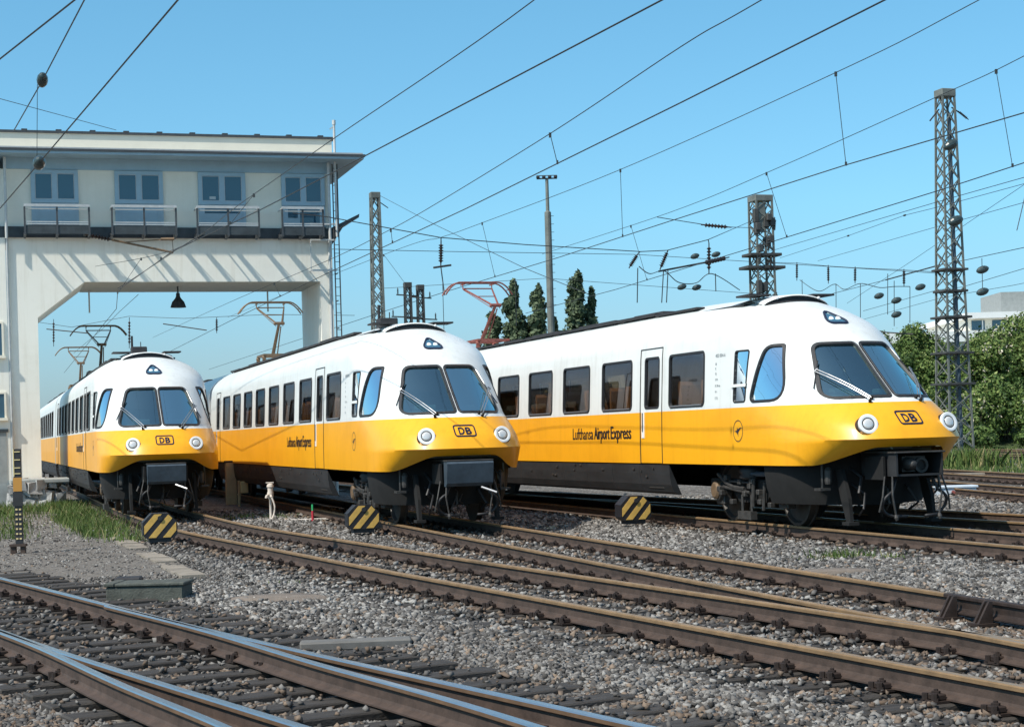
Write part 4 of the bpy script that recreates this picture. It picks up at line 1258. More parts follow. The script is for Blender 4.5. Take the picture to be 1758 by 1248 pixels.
    # lamp under the soffit
    mb=MB(); mb.tube([(-2.22,YB-1.4,6.85),(-2.22,YB-1.4,6.60)],.03,6); mb.lathe((-2.22,YB-1.4,6.62),(0,0,-1),[(.06,0),(.07,.12),(.10,.18),(.20,.30),(.26,.48),(.24,.48)],18); mb.build('bell_lamp',M['roofdark'],t)
    mb=MB()
    for x in (-6.0,2.0,): mb.tube([(x*.75-.5,YB-3.0,6.85),(x*.75-.5,YB-3.0,6.1)],.03,6)
    mb.build('wire_hanger',M['pipe'],t)
    # stair wing on the left, running out of the picture
    mb=MB(); mb.box(-12.0,-7.68,YB+.10,YK,-.2,8.27); mb.box(-12,-7.64,YB-.0,YK,8.571,10.42); wg=mb.build('stair_wing',M['render'],t)
    for z0,z1,x0,x1 in ((4.55,5.55,-8.7,-7.86),(2.6,3.35,-8.7,-7.84)):
        mb=MB(); mb.box(x0,x1,YB+.101,YB+.118,z0,z1); mb.build('stair_window',M['darkpane'],wg)
        mb=MB()
        for q in ((x0-.06,x1+.06,z1,z1+.06),(x1,x1+.06,z0,z1),(x0-.06,x0,z0,z1)): mb.box(q[0],q[1],YB+.101,YB+.15,q[2],q[3])
        mb.box(x0-.1,x1+.1,YB+.101,YB+.24,z0-.09,z0); mb.build('window_surround',M['beige'],wg)
    mb=MB(); mb.box(-8.8,-7.80,YB+.101,YB+.12,.1,2.15); mb.build('stair_door',M['plinth'],wg)
    mb=MB(); mb.box(-8.95,-7.74,YB+.101,YB+.16,2.15,2.25); mb.build('door_lintel',M['band'],wg)
    mb=MB(); mb.box(-12.02,-7.66,YB+.12,YB+.13,-.25,.5); mb.build('wing_plinth',M['plinth'],wg)
    face_forward(t); t.location=to_world(2,0,0,0); t.rotation_euler=(0,0,TA[2][2])
    return t
building()

# rubble base beside the left pillar
def blob_stones(name,label,cat,cx,cy,w,d,hgt,n,m,seed,rz=0):
    rg=np.random.default_rng(seed); mb=MB()
    for i in range(n):
        p=np.array([(rg.random()-.5)*w,(rg.random()-.5)*d,rg.random()**1.3*hgt]); s=.10+.14*rg.random()
        q=CUBE*(.6+.5*rg.random((8,1)))+rg.normal(size=(8,3))*.2; a=rg.random()*3
        q=q@np.array([[math.cos(a),-math.sin(a),0],[math.sin(a),math.cos(a),0],[0,0,.75]])*s
        mb.add([tuple(p+v) for v in q],[tuple(f) for f in CF])
    mb.bbox(-w/2-.05,w/2+.35,-d/2,d/2+.2,hgt-.02,hgt+.12,.03,1)
    o=mb.build(name,[m,M['plinth']]); o.location=(cx,cy,-.22); o.rotation_euler=(0,0,rz); return tag(o,label,cat)
M['rubble']=mat('whitish_rubble',(.42,.42,.41),.9,var=.6,scale=4)
bx,by,_=to_world(2,-7.0,YB+.9)
blob_stones('rubble_wall','low wall of white rubble with a flat capping at the foot of the left pillar','wall',bx,by,1.35,1.3,.78,130,M['rubble'],4,TA[2][2])
# ------------------------------------------------------------------ overhead line
M['wire']=mat('copper_line',(.045,.05,.05),.5,.3)
M['insul']=mat('brown_insulator',(.035,.022,.018),.3)
M['egg']=mat('dark_egg_insulator',(.035,.055,.055),.3,coat=.3)
M['lattice']=mat('weathered_mast_steel',(.20,.21,.185),.6,.3,var=.35,scale=2)
M['latticedark']=mat('dark_mast_steel',(.075,.075,.07),.6,.3,var=.35,scale=2)
def ins_rod(mb, p, q, r=.07, n=10):
    """ribbed insulator between two points"""
    p=Vector(p);q=Vector(q);L=(q-p).length; prof=[(.02,0),(.02,L*.12)]
    k=7
    for i in range(k):
        a=L*(.14+.72*i/k); prof+=[(r*.45,a),(r,a+.3*L*.72/k),(r*.45,a+.62*L*.72/k)]
    prof+=[(.02,L*.88),(.02,L)]
    mb.lathe(p,q-p,prof,n)
def egg(mb,c,r=.11,ax=(.3,0,.9)):
    mb.lathe(Vector(c)-Vector(ax).normalized()*r*1.25,ax,[(r*.15,0),(r*.45,r*.25),(r*.68,r*.7),(r*.76,r*1.25),(r*.68,r*1.8),(r*.45,r*2.25),(r*.15,r*2.5)],14)
G_CAT='overhead lines above the tracks'
def sag(pts,drop=.0,n=10):
    out=[]
    for i in range(len(pts)-1):
        p=np.array(pts[i]);q=np.array(pts[i+1])
        for k in range(n if drop else 1):
            t=k/(n if drop else 1); s=p+(q-p)*t; s=s.copy(); s[2]-=drop*4*t*(1-t); out.append(tuple(s))
    out.append(tuple(pts[-1])); return out
def catenary(label, contact, mess, drops, rc=.0098, rm=.0075):
    t=thing('overhead_line',label,'overhead wire',(0,0,0),0,G_CAT)
    MB().tube(contact,rc,5).build('contact_wire',M['wire'],t)
    C=np.array(contact)
    if mess:
        Ms=spline3(mess); MB().tube(Ms,rm,5).build('messenger_wire',M['wire'],t)
        Ms=np.array(Ms)
        for y in drops:
            c=[np.interp(y,C[::-1,1],C[::-1,k]) for k in range(3)]; m=[np.interp(y,Ms[::-1,1],Ms[::-1,k]) for k in range(3)]
            mb=MB(); mb.tube([m,c],.006,4); mb.box(m[0]-.02,m[0]+.02,m[1]-.02,m[1]+.02,m[2]-.06,m[2]+.015); mb.box(c[0]-.015,c[0]+.015,c[1]-.02,c[1]+.02,c[2]-.01,c[2]+.05)
            mb.build('dropper',M['wire'],t)
    return t
def spline3(pts,n=8):
    P=np.array(pts,float); out=[]
    for i in range(len(P)-1):
        p0=P[max(i-1,0)];p1=P[i];p2=P[i+1];p3=P[min(i+2,len(P)-1)]
        for k in range(n):
            t=k/n; out.append(tuple(.5*((2*p1)+(-p0+p2)*t+(2*p0-5*p1+4*p2-p3)*t*t+(-p0+3*p1-3*p2+p3)*t**3)))
    out.append(tuple(P[-1])); return out
catenary('overhead line of the leftmost track, crossing in front of the gantry windows',
  [(-25.56,98.0,5.85),(-12.09,52.77,5.85),(-10.49,53.70-1.6,5.95) if False else (-10.6,46.5,5.85),(-7.32,37.44,5.85),(-4.5,31.19,5.85),(-2.17,25.7,5.85),(1.59,16.69,5.85),(3.2,12.8,5.85)],
  [(-13.0,54.0,7.3),(-8.39,43.25,6.55),(-5.2,34.0,6.42),(-2.65,27.08,6.43),(.41,20.11,6.75),(2.3,15.0,7.1)],[47.5,39,33])
catenary('overhead line above the middle train, its two wires hanging close together',
  [to_world(2,-.55,-70,5.85),to_world(2,-.2,-30,5.85),(-4.46,43.06,5.85),(-.77,31.84,5.85),(2.3,21.97,5.85),(3.82,16.94,5.85),(5.2,12.3,5.85)],
  [to_world(2,-.4,-58,7.0),to_world(2,-.2,-30,6.5),(-4.31,41.68,6.02),(-2.7,37.55,6.13),(-1.59,34.34,6.2),(.74,26.66,6.32),(2.32,21.98,6.57),(3.02,20.6,6.72),(5.1,16.5,7.17)],[37.0,26.7,50])
catenary('overhead line above the rightmost train with tall droppers',
  [to_world(2,3.8,-70,5.85),(-4.02,56.74,5.85),(-1.88,50.2,5.85),(1.25,41.07,5.85),(3.31,34.54,5.85),(5.52,27.73,5.85),(7.14,23.43,5.85),(9.9,16.2,5.85)],
  [to_world(2,3.4,-58,8.0),(-3.79,52.92,7.3),(-1.88,48.82,7.3),(-.73,45.95,7.3),(2.46,37.2,7.3),(5.46,27.53,7.35),(6.67,23.78,7.5),(9.0,16.5,7.9)],[45.7,37.05,27.7,53])
catenary('overhead line right of the rightmost train, passing behind the tall mast in the picture',
  [(.6,60.0,5.85),(3.2,51.0,5.85),(6.05,38.92,5.85),(7.89,31.07,5.85),(8.51,28.03,5.85),(10.3,20.0,5.85)],
  [(1.2,58.0,7.7),(4.28,44.64,7.3),(5.98,37.48,7.3),(7.70,30.26,7.4),(8.42,27.57,7.5),(10.1,20.5,7.9)],[38.1,28.4,48])
t=catenary('overhead contact wire over the foreground track, carrying one egg insulator',
  [(-12.5,38.6,5.85),(-8.84,29.92,5.85),(-6.86,25.24,5.85),(-3.04,16.17,5.85),(-1.2,11.8,5.85)],None,[])
mb=MB(); egg(mb,(-6.86,25.24,5.85),.125,(.35,-.9,0.25)); mb.build('insulator',M['egg'],t)
t=thing('guy_wire','steep wire at the top left with an egg insulator and a thin hanger','wire')
MB().tube([(-8.7,30.42,7.3),(-7.08,26.36,7.3),(-5.25,21.64,7.3),(-3.3,16.6,7.3)],.010,5).build('wire_strand',M['wire'],t)
mb=MB(); egg(mb,(-7.08,26.36,7.31),.115,(.3,-.8,.55)); mb.build('insulator',M['egg'],t)
MB().tube([(-7.17,26.4,7.25),(-7.16,26.2,5.9)],.005,4).build('hanger',M['wire'],t)
t=thing('messenger_wire','wire across the extreme top left corner of the sky','wire'); MB().tube([(-9.3,27.0,6.7),(-6.37,21.73,6.6),(-4.7,18.94,6.6),(-1.9,14.2,6.65)],.011,5).build('wire_strand',M['wire'],t)
t=thing('stay_wire','thin stay running down to the parapet at the left end of the roof','wire'); MB().tube([(-11.75,40.0,9.82),(-11.2,49.5,10.75)],.008,4).build('wire_strand',M['wire'],t)

# registration arm held by the gantry front
t=thing('registration_arm','brown cantilever arm with insulators in front of the gantry beam, steadying a contact wire','cantilever arm')
a=to_world(2,-5.25,YB+.45,8.32); b=to_world(2,-2.55,YB+.75,7.72)
av=np.array(a);bv=np.array(b)
mb=MB(); mb.tube([tuple(av+(bv-av)*.30),b],.035,7); mb.tube([tuple(av+(bv-av)*.42+np.array([0,0,-.01])),tuple(bv+np.array([-.1,-.1,.42]))],.018,5); mb.tube([tuple(bv+np.array([-.35,-.15,.42])),tuple(bv+np.array([.06,-.1,.42]))],.05,6); mb.tube([tuple(bv+np.array([0,-.1,.42])),b],.012,5); mb.build('arm_tube',M['panto'],t)
mb=MB(); ins_rod(mb,a,tuple(av+(bv-av)*.33),.085); mb.build('insulator',M['insul'],t)
mb=MB(); mb.bar(to_world(2,-5.25,YB+.1,8.32),a,.07); mb.build('arm_bracket',M['band'],t)
MB().tube([b,(-10.6,46.5,5.9)],.008,4).build('steady_wire',M['wire'],t)

# ------------------------------------------------------------------ masts
def lattice(name,label,cat,x,y,z0,z1,w0,w1,mt,group=None,rz=.3,n=None,leg=.09):
    t=thing(name,label,cat,(x,y,z0),rz,group); H=z1-z0
    mb=MB()
    for sx in (-1,1):
        for sy in (-1,1):
            mb.bar((sx*w0/2,sy*w0/2,0),(sx*w1/2,sy*w1/2,H),leg)
    mb.build('mast_leg',mt,t)
    mb=MB(); n=n or int(H/.75)
    for i in range(n):
        f0=i/n;f1=(i+1)/n; a=w0+(w1-w0)*f0; b=w0+(w1-w0)*f1; h0=H*f0;h1=H*f1
        for (ax,s) in (('x',-1),('x',1),('y',-1),('y',1)):
            for q in (-1,1):
                e=q*(1 if (i%2==0) else -1)
                if ax=='x': p0=(s*a/2,e*a/2,h0);p1=(s*b/2,-e*b/2,h1)
                else: p0=(e*a/2,s*a/2,h0);p1=(-e*b/2,s*b/2,h1)
                if q==1 or H>10: mb.bar(p0,p1,leg*.5)
    mb.build('bracing',mt,t)
    mb=MB(); mb.bbox(-w1/2-.06,w1/2+.06,-w1/2-.06,w1/2+.06,H-.30,H+.03,.02); mb.build('mast_head',mt,t)
    mb=MB(); mb.bbox(-w0*.8,w0*.8,-w0*.8,w0*.8,-.3,.15,.04); mb.build('footing',M['plinth'],t)
    return t
mR=lattice('lattice_mast','tall tapering lattice mast standing at the right before the bushy bank','lattice mast',18.62,72,-.25,15.55,1.12,.54,M['lattice'],'lattice masts carrying the cross wires',leg=.075)
for z,w in ((3.4,1.2),(4.7,1.15),(6.2,1.1),(7.3,.9),(8.2,.95)): MB().bbox(-w/2-.1,w/2+.1,-w/2-.05,w/2+.05,z,z+.09,.01).build('collar',M['latticedark'],mR)
mb=MB(); mb.tube([(.12,-.35,0),(.05,-.2,14.8)],.07,8); mb.build('cable_duct',M['cover'],mR)
mb=MB(); egg(mb,(-.25,-.75,13.38),.28,(.8,0,.35)); egg(mb,(-.12,-.75,10.22),.28,(.9,0,.3)); mb.build('insulator',M['egg'],mR)
mb=MB(); mb.tube([(.3,0,15.1),(.8,-.2,14.7)],.03,6); mb.tube([(-.3,0,15.0),(-.75,0,14.5)],.03,6); ins_rod(mb,(.55,-.1,14.93),(.95,-.25,14.55),.07); mb.build('head_insulator',M['insul'],mR)
mL=lattice('lattice_mast','slender lattice mast rising behind the roof of the middle train','lattice mast',-7.25,95,-.25,15.2,.78,.42,M['lattice'],'lattice masts carrying the cross wires',leg=.10)
mb=MB(); mb.tube([(.2,0,15.0),(.7,-.2,14.6)],.03,6); mb.build('head_insulator',M['insul'],mL)
tw=lattice('lattice_mast','squat dark lattice mast crowded with switchgear above the nose of the rightmost train','lattice mast',14.15,95,-.25,14.4,1.15,.95,M['lattice'],'lattice masts carrying the cross wires',leg=.10)
rg=random.Random(4)
for z,w in ((11.3,1.5),(10.6,1.9),(8.6,1.4),(8.0,2.2),(6.6,1.9)): MB().bbox(-w/2-.2,w/2+.2,-.6,.6,z,z+.16,.02).build('platform',M['latticedark'],tw)
mb=MB()
for i in range(46):
    z=5+8.5*rg.random(); x=(rg.random()-.5)*1.2; y=-.62+.2*rg.random()
    if i%2: ins_rod(mb,(x,y,z),(x+.1*rg.random(),y,z+.8),.10)
    else: mb.bbox(x-.14,x+.14,y-.14,y+.14,z,z+.3+.5*rg.random(),.03)
mb.build('switchgear',M['latticedark'],tw)
mb=MB(); mb.box(-.42,.05,-.47,-.42,12.6,14.2); mb.build('sheet_cladding',M['lattice'],tw)

t=thing('floodlight_mast','slim tubular mast with a short crossbar of lamps, in front of the poplars','light mast',(1.72,70,-.25),.0)
MB().lathe((0,0,0),(0,0,1),[(.17,0),(.15,4),(.135,10.9),(.075,10.95),(.065,12.25)],12).build('mast_tube',M['lattice'],t,smooth=False)
mb=MB(); mb.bar((-.42,0,12.28),(.42,0,12.28),.05); mb.bar((-.42,0,12.40),(.42,0,12.40),.03); mb.build('crossbar',M['steelgrime'],t)
for x in (-.36,-.12,.12,.36): MB().bbox(x-.07,x+.07,-.12,.08,12.29,12.39,.02).build('floodlight',M['roofdark'],t)
mb=MB()
for z in np.arange(1.5,10.8,.33): mb.bar((.13,-.02,z),(.24,-.02,z),.018)
mb.build('climbing_iron',M['steelgrime'],t)
for i,(x,y,lab) in enumerate(((-6.45,110,'left one of a distant pair of slim masts with crossarms above the middle train'),(-5.75,112,'right one of a distant pair of slim masts with crossarms above the middle train'))):
    t=lattice('lattice_mast',lab,'lattice mast',x,y,-.25,11.5,.5,.36,M['latticedark'],'lattice masts carrying the cross wires',leg=.09)
    mb=MB()
    for z,w in ((11.0,1.5),(9.6,2.2)): mb.bar((-w/2,0,z),(w/2,0,z-.1),.08); ins_rod(mb,(-w/2+.1,0,z),(-w/2+.1,0,z+.45),.07,8); ins_rod(mb,(w/2-.1,0,z-.1),(w/2-.1,0,z+.35),.07,8)
    mb.build('crossarm',M['latticedark'],t)

# ------------------------------------------------------------------ cross wires and the gear hanging on them
G_X='thin cross wires and feeders above the yard'
def wire(label,pts,r=.014,ins=(),eggs=(),posts=(),rods=(),name='cross_wire',e_r=.16):
    t=thing(name,label,'wire',(0,0,0),0,G_X)
    MB().tube(pts,r,4).build('wire_strand',M['wire'],t)
    for p,q in ins:
        mb=MB(); ins_rod(mb,p,q,.085); mb.build('insulator',M['insul'],t)
    for c in eggs:
        mb=MB(); egg(mb,c,e_r,(.9,0,.25)); mb.build('insulator',M['egg'],t)
    for p,q in posts:
        MB().tube([p,q],.018,5).build('dropper',M['wire'],t)
    for p,q in rods:
        MB().tube([p,q],.035,6).build('strut_tube',M['steelgrime'],t)
    return t
wire('cross wire from the gantry gable to the dark switchgear mast, with hanging insulators',[(-6.2,49.8,8.25),(-5.25,50.0,8.14),(-1.99,51.5,7.61),(.55,53,7.49),(4.38,56,7.48),(5.34,57,7.6),(6.82,58,8.02),(13.6,94.4,13.0)],.014,
  ins=[((-1.97,51.5,7.5),(-2.0,51.5,6.75)),((4.29,56,7.41),(3.98,56,6.95)),((5.37,57,7.6),(5.08,57,6.96)),((6.86,58,7.9),(6.83,58,6.87))],
  posts=[((-1.97,51.5,7.6),(-1.97,51.5,7.5)),((6.84,58,8.02),(6.86,58,7.9)),((4.36,56,7.48),(4.29,56,7.41)),((-2.0,51.5,6.75),(-1.9,51.2,5.85))],rods=[((-2.2,51.2,6.68),(-1.7,51.6,6.78))])
wire('lower cross wire running level from the gantry to the tall right mast',[(-6.33,60,8.3),(-2.4,64,8.53),(5.39,72,9.03),(18.35,72,7.85)],.011)
wire('stay wire falling from the slender lattice mast towards the rightmost roof',[(-6.96,95,15.05),(-3.37,80,11.53),(.66,64,7.81),(2.72,58,6.3)],.013)
wire('dropped feeder loops hung above the roof of the rightmost train',spline3([(4.31,56,7.0),(4.65,56,6.75),(5.22,57,6.92),(5.74,57.5,6.57),(6.38,58,6.57),(6.93,58,6.87),(8.13,60,6.45)]),.016,
  posts=[((4.27,56,6.95),(4.22,56,5.81)),((5.20,57,6.92),(5.11,57,5.86)),((5.35,57,6.92),(5.27,57,5.86)),((7.29,60,7.05),(7.29,60,6.43))],rods=[((5.04,57,6.91),(6.8,58,7.27))],
  ins=[((6.6,57.9,7.22),(7.79,60,7.61))],eggs=[(6.59,60,7.68),(7.33,60,7.72),(5.9,58,6.45),(6.4,58,6.42)],e_r=.13)
wire('short tensioned wire with a long insulator beside the switchgear mast',[(5.13,58,8.84),(6.66,58,8.55),(7.6,58,8.43),(13.6,94.4,12.6)],.013,ins=[((6.60,58,8.54),(7.64,58,8.42))])
wire('cross wire on the right carrying four upright brown insulators',[(14.4,96,11.4),(15.17,97,10.9),(15.81,93,10.45),(16.51,88,9.78),(17.07,84,9.29),(17.76,78,8.61),(18.3,72.4,7.95)],.014,
  ins=[((15.75,93,10.5),(15.72,93,9.5)),((16.51,88,9.84),(16.49,88,8.88)),((17.08,84,9.35),(17.05,84,8.52)),((18.08,78,8.63),(18.06,78,7.83))])
wire('sagging jumper loops with drop posts above the nose of the rightmost train',spline3([(15.88,93,9.53),(16.51,91,8.74),(16.79,88,8.84),(17.12,87,8.48),(17.31,84,8.51),(17.6,81,8.05),(18.06,80,8.0),(18.8,80,7.98)]),.018,
  posts=[((16.0,93,9.55),(15.99,93,8.6)),((16.88,88,8.87),(16.85,88,7.6)),((17.31,84,8.51),(17.26,84,6.6)),((17.78,80,8.61),(17.72,80,6.7)),((18.07,80,8.27),(18.01,80,6.15)),((18.8,80,7.98),(18.75,80,6.27))],
  eggs=[(19.29,80,7.94),(18.21,84,7.88),(18.15,80,7.35),(18.13,80,6.69)],e_r=.2,rods=[((16.2,84,6.3),(18.9,80,5.75))])
wire('topmost of the thin feeders passing behind the tall right mast',[(15.2,106,12.2),(15.56,100,11.9),(17.76,70,10.64),(18.21,60,10.11),(18.9,46,9.4)],.013)
wire('second thin feeder behind the tall right mast, dotted with clamps',[(15.95,100,11.44),(16.98,85,10.98),(17.25,74,10.59),(17.76,70,10.42),(18.81,62,10.16),(20,50,9.7)],.011,eggs=[(16.98,85,10.98),(17.25,74,10.59)],e_r=.06)
wire('third thin feeder rising to the right edge behind the mast',[(18.16,100,11.21),(19.0,75,10.2),(19.37,65,9.78),(20.1,50,9.2)],.011)
wire('thick tensioned feeder with a tube section left of the tall right mast',[(20.32,110,9.91),(21.1,95,9.59),(21.48,85,9.4),(21.81,82,9.3),(22.37,74,9.05),(23.2,62,8.7)],.016,rods=[((21.08,95.4,9.6),(21.48,85,9.4))])
wire('feeder with two egg insulators hung right of the tall mast',[(23.84,115,9.19),(23.87,95,8.93),(23.9,90,8.66),(24.16,80,8.67),(24.4,70,8.6)],.014,eggs=[(22.22,80,8.67),(22.19,80,7.64)],e_r=.24,posts=[((22.2,80,9.2),(22.19,80,7.6))])
wire('lowest feeder skimming the tops of the bushes',[(24.65,120,8.87),(25.11,100,8.8),(25.38,95,8.69),(25.12,85,8.29),(25,75,8.0)],.012)
wire('rising wire ending at a clamp on the right edge',[(21.77,110,9.38),(21.21,90,10.06),(19.91,66,10.6),(19.3,54,10.9)],.012,eggs=[(19.8,64,10.62)],e_r=.12,posts=[((19.85,65,10.5),(19.1,64,8.7))])
wire('cross wire with insulators seen through the gantry opening',[(-33,112,10.2),(-27.09,106,9.0),(-23.3,105,9.5),(-19.74,104,9.2),(-14,100,9.0),(-9,100,8.8)],.014,
  ins=[((-30.59,115,10.2),(-30.64,115,8.36)),((-23.28,105,9.43),(-23.34,105,7.53)),((-17.07,100,8.91),(-17.09,100,7.99))],rods=[((-27.03,100,8.52),(-24.65,100,8.21)),((-20.21,100,8.63),(-17.67,100,8.18))])
wire('wire drooping beneath the gantry soffit towards the far yard',[(-12.1,56,6.55),(-15.5,68,6.9),(-19.5,82,7.2),(-27,106,7.4)],.012)
wire('level feeder across the sky between slender mast and floodlight mast',[(-6.9,95,9.9),(2,90,9.75),(13.8,95,9.0)],.012,posts=[((-3.5,92,9.8),(-3.5,92,7.2)),((.4,90,9.75),(.4,90,7.3))])

# ------------------------------------------------------------------ vegetation
LEAFDARK=[(0,(.026,.050,.016)),(.40,(.078,.135,.034)),(.75,(.165,.235,.062)),(1,(.31,.36,.13))]
M['leaf']=attr_mat('bush_leaves',LEAFDARK,trans=.18,rough=.6)
M['poplar']=attr_mat('poplar_leaves',[(0,(.04,.062,.036)),(.5,(.09,.125,.065)),(1,(.17,.21,.11))],trans=.12,rough=.65)
M['blossom']=attr_mat('cream_blossom',[(0,(.40,.36,.27)),(1,(.70,.64,.50))],rough=.8)
M['grass']=attr_mat('grass_blades',[(0,(.05,.09,.022)),(.5,(.11,.18,.045)),(.8,(.19,.23,.075)),(1,(.34,.30,.15))],trans=.25,rough=.6)
M['bark']=mat('bark',(.10,.08,.06),.9,var=.4,scale=5)
def leaf_quads(P, N, size, rg, flat=.0):
    n=len(P); u=rg.normal(size=(n,3)); u-= (u*N).sum(1,keepdims=True)*N; u/=np.linalg.norm(u,axis=1,keepdims=True)+1e-9
    v=np.cross(N,u); s=size*(.55+.8*rg.random((n,1))); b=N*s*.25*(rg.random((n,1))-.3)
    V=np.stack([P-u*s*.75+b,P-v*s*.45,P+u*s*.75+b,P+v*s*.45],1)
    return V.reshape(-1,3), np.arange(n*4).reshape(n,4)
def crown(rg, blobs, per, size, tm=.42):
    """leaf sprays over a set of uneven clumps: each blob (centre, radii)"""
    PS=[];NS=[];TN=[]
    for c,rr,k in blobs:
        n=int(per*k); d=rg.normal(size=(n,3)); d/=np.linalg.norm(d,axis=1,keepdims=True)
        r=(.45+.62*rg.random((n,1))**.7+.22*(rg.random((n,1))>.93)); p=np.array(c)+d*np.array(rr)*r*(1+.18*np.sin(d[:,:1]*7+c[0]*3)*np.cos(d[:,2:]*6+c[1]))
        nn=d+rg.normal(size=(n,3))*.55; nn/=np.linalg.norm(nn,axis=1,keepdims=True)
        PS.append(p);NS.append(nn);TN.append(np.clip(rg.normal(tm+.30*(rg.random()-.5),.24,n),0,1))
    return np.concatenate(PS),np.concatenate(NS),np.concatenate(TN)
def make_bush(label,x,y,z,w,h,seed,blossom=0,group=None,name='bush',size=.16,per=560):
    rg=np.random.default_rng(seed); t=thing(name,label,'bush' if name=='bush' else 'tree',(x,y,z),0,group)
    blobs=[]
    nb=9
    for i in range(nb):
        a=rg.random()*6.28; r=rg.random()**.6*w*.42; hz=h*(.25+.62*rg.random()*(1-.45*r/(w*.42)))
        blobs.append(((r*math.cos(a),r*math.sin(a)*.8,hz),(w*.24*(.7+.6*rg.random()),w*.22,h*.20*(.7+.6*rg.random())),1))
    blobs.append(((0,0,h*.42),(w*.46,w*.40,h*.42),2.6))
    P,N,T=crown(rg,blobs,per,size,.36+.24*rg.random()); P[:,2]=np.maximum(P[:,2],-.25)
    V,F=leaf_quads(P,N,size,rg); cr=np_mesh('crown',V,F,M['leaf'],{'tone':np.repeat(T,4)},t)
    mb=MB()
    for i in range(5):
        a=i*1.26; mb.tube([(0.1*math.cos(a),.1*math.sin(a),-.1),(w*.12*math.cos(a),w*.12*math.sin(a),h*.35),(w*.24*math.cos(a),w*.22*math.sin(a),h*.7)],[.06,.04,.015],5)
    mb.build('stem',M['bark'],t)
    if blossom:
        sel=rg.choice(len(P),blossom,replace=False); sel=sel[P[sel,1]<.2]
        c=P[sel]*np.array([1.06,1.06,1.03]); k=np.repeat(c,6,0)+rg.normal(size=(len(c)*6,3))*.10
        nn=rg.normal(size=k.shape)+np.array([0,-1,.7]); nn/=np.linalg.norm(nn,axis=1,keepdims=True)
        V,F=leaf_quads(k,nn,.12,rg); np_mesh('blossom',V,F,M['blossom'],{'tone':np.repeat(rg.random(len(k)),4)},t)
    return t
# the bank
def bank():
    xs=np.linspace(10,110,60); ts=np.linspace(0,1,14); vs=[];fs=[]
    for i,x in enumerate(xs):
        y0=106-.10*(x-24)
        for t in ts: vs.append((x,y0+22*t+(60 if t==1 else 0),-.26+5.2*(t*t*(3-2*t))+.15*math.sin(x*1.3+t*9)*(t>0)*(t<1)))
    n=len(ts)
    for i in range(len(xs)-1):
        for j in range(n-1): fs.append((i*n+j,(i+1)*n+j,(i+1)*n+j+1,i*n+j+1))
    o=MB().add(vs,fs).build('embankment',mat('bank_soil_and_weeds',(.045,.075,.022),.9,var=.6,scale=1.5,bump=.6,bscale=6),smooth=True)
    tag(o,'overgrown bank rising behind the yard at the right',kind='structure')
bank()
KIND=['rounded dark green bush','broad mid green bush','tall loose green bush','low spreading green bush']
G_B='bushes covering the bank'
spots=[]
# (x, y, base z, width, height, blossom)
row=[(22.6,113,.8,4.2,5.4,0),(25.2,111,.5,4.0,4.6,0),(27.6,112,.6,3.8,4.2,0),(29.6,109,.1,3.8,4.0,130),(31.8,110,.3,4.2,5.0,0),(34.2,108,.1,4.4,4.6,60),(37.2,109,.3,4.8,5.6,0),
     (24.0,118,2.6,4.2,5.0,0),(27.0,119,3.0,4.4,4.4,0),(30.0,118,2.7,4.2,4.4,0),(33.4,118,2.8,4.4,6.0,90),(36.6,117,2.6,5.0,6.4,140),(40.5,118,2.8,5.2,6.0,0),
     (28.3,121,4.0,3.4,5.0,0),(31.6,122,4.2,4.0,3.1,0),(33.9,121,4.2,4.4,4.4,40),(37.0,120,4.2,4.8,5.6,60),(26.6,120,3.9,4.2,3.6,0),(28.6,106.2,-.2,2.6,1.6,0),(32.4,105.6,-.2,3.0,1.7,0),(36.4,105,-.2,3.0,1.5,0),(25.0,107,-.2,3.0,2.0,0),(20.0,110,.2,4.4,4.6,0),(16.6,113,.4,4.6,5.2,0),(13.2,112,.2,4.4,4.4,0),(18.2,119,3.0,4.8,4.6,0),(30.0,121,4.0,4.0,4.3,0),(32.6,120.5,4.0,4.4,3.6,30),(35.2,119.5,3.8,4.4,5.0,60),(26.0,121,4.0,3.8,4.2,0)]
BL=['dark rounded bush nearest the nose of the rightmost train, low on the bank','mid green bush at the foot of the bank just left of the tall mast','bush half hidden by the tall lattice mast at the foot of the bank','elder bush spotted with cream blossom right of the tall mast','plain dark green bush between two blossoming elders at the bank foot','bush with a few cream flowers low at the right edge','bush at the very right edge of the bank foot',
 'bush halfway up the bank behind the train nose','bush halfway up the bank left of the tall mast','bush halfway up the bank directly behind the tall mast','pale flecked bush halfway up the bank right of the mast','tall bush flecked with blossom rising against the white building','big bush halfway up the bank at the right edge',
 'bush on the crest of the bank left of the mast','low bush on the crest before the white terraces','bush on the crest covering the right part of the white terraces','bush on the crest at the right edge','small bush on the crest farthest left','low weeds bush at the track side left of the mast foot','low shrub along the far track right of the mast foot','low shrub along the far track at the right edge','low shrub beside the far track by the train nose',
 'bush on the bank hidden behind the rightmost train, third from the far end','bush on the bank hidden behind the rightmost train, second from the far end','bush at the far left end of the bank, hidden behind the rightmost train','bush halfway up the bank hidden behind the rightmost train',
 'crest bush seen through the bars of the tall mast, before the white terraces','crest bush below the lift house of the white terraces','crest bush flecked with cream near the right edge','crest bush peeping over the windscreen of the rightmost train']
for i,((x,y,z,w_,h_,bl),lb) in enumerate(zip(row,BL)):
    make_bush(lb,x,y,z,w_,h_,100+i,bl,G_B)
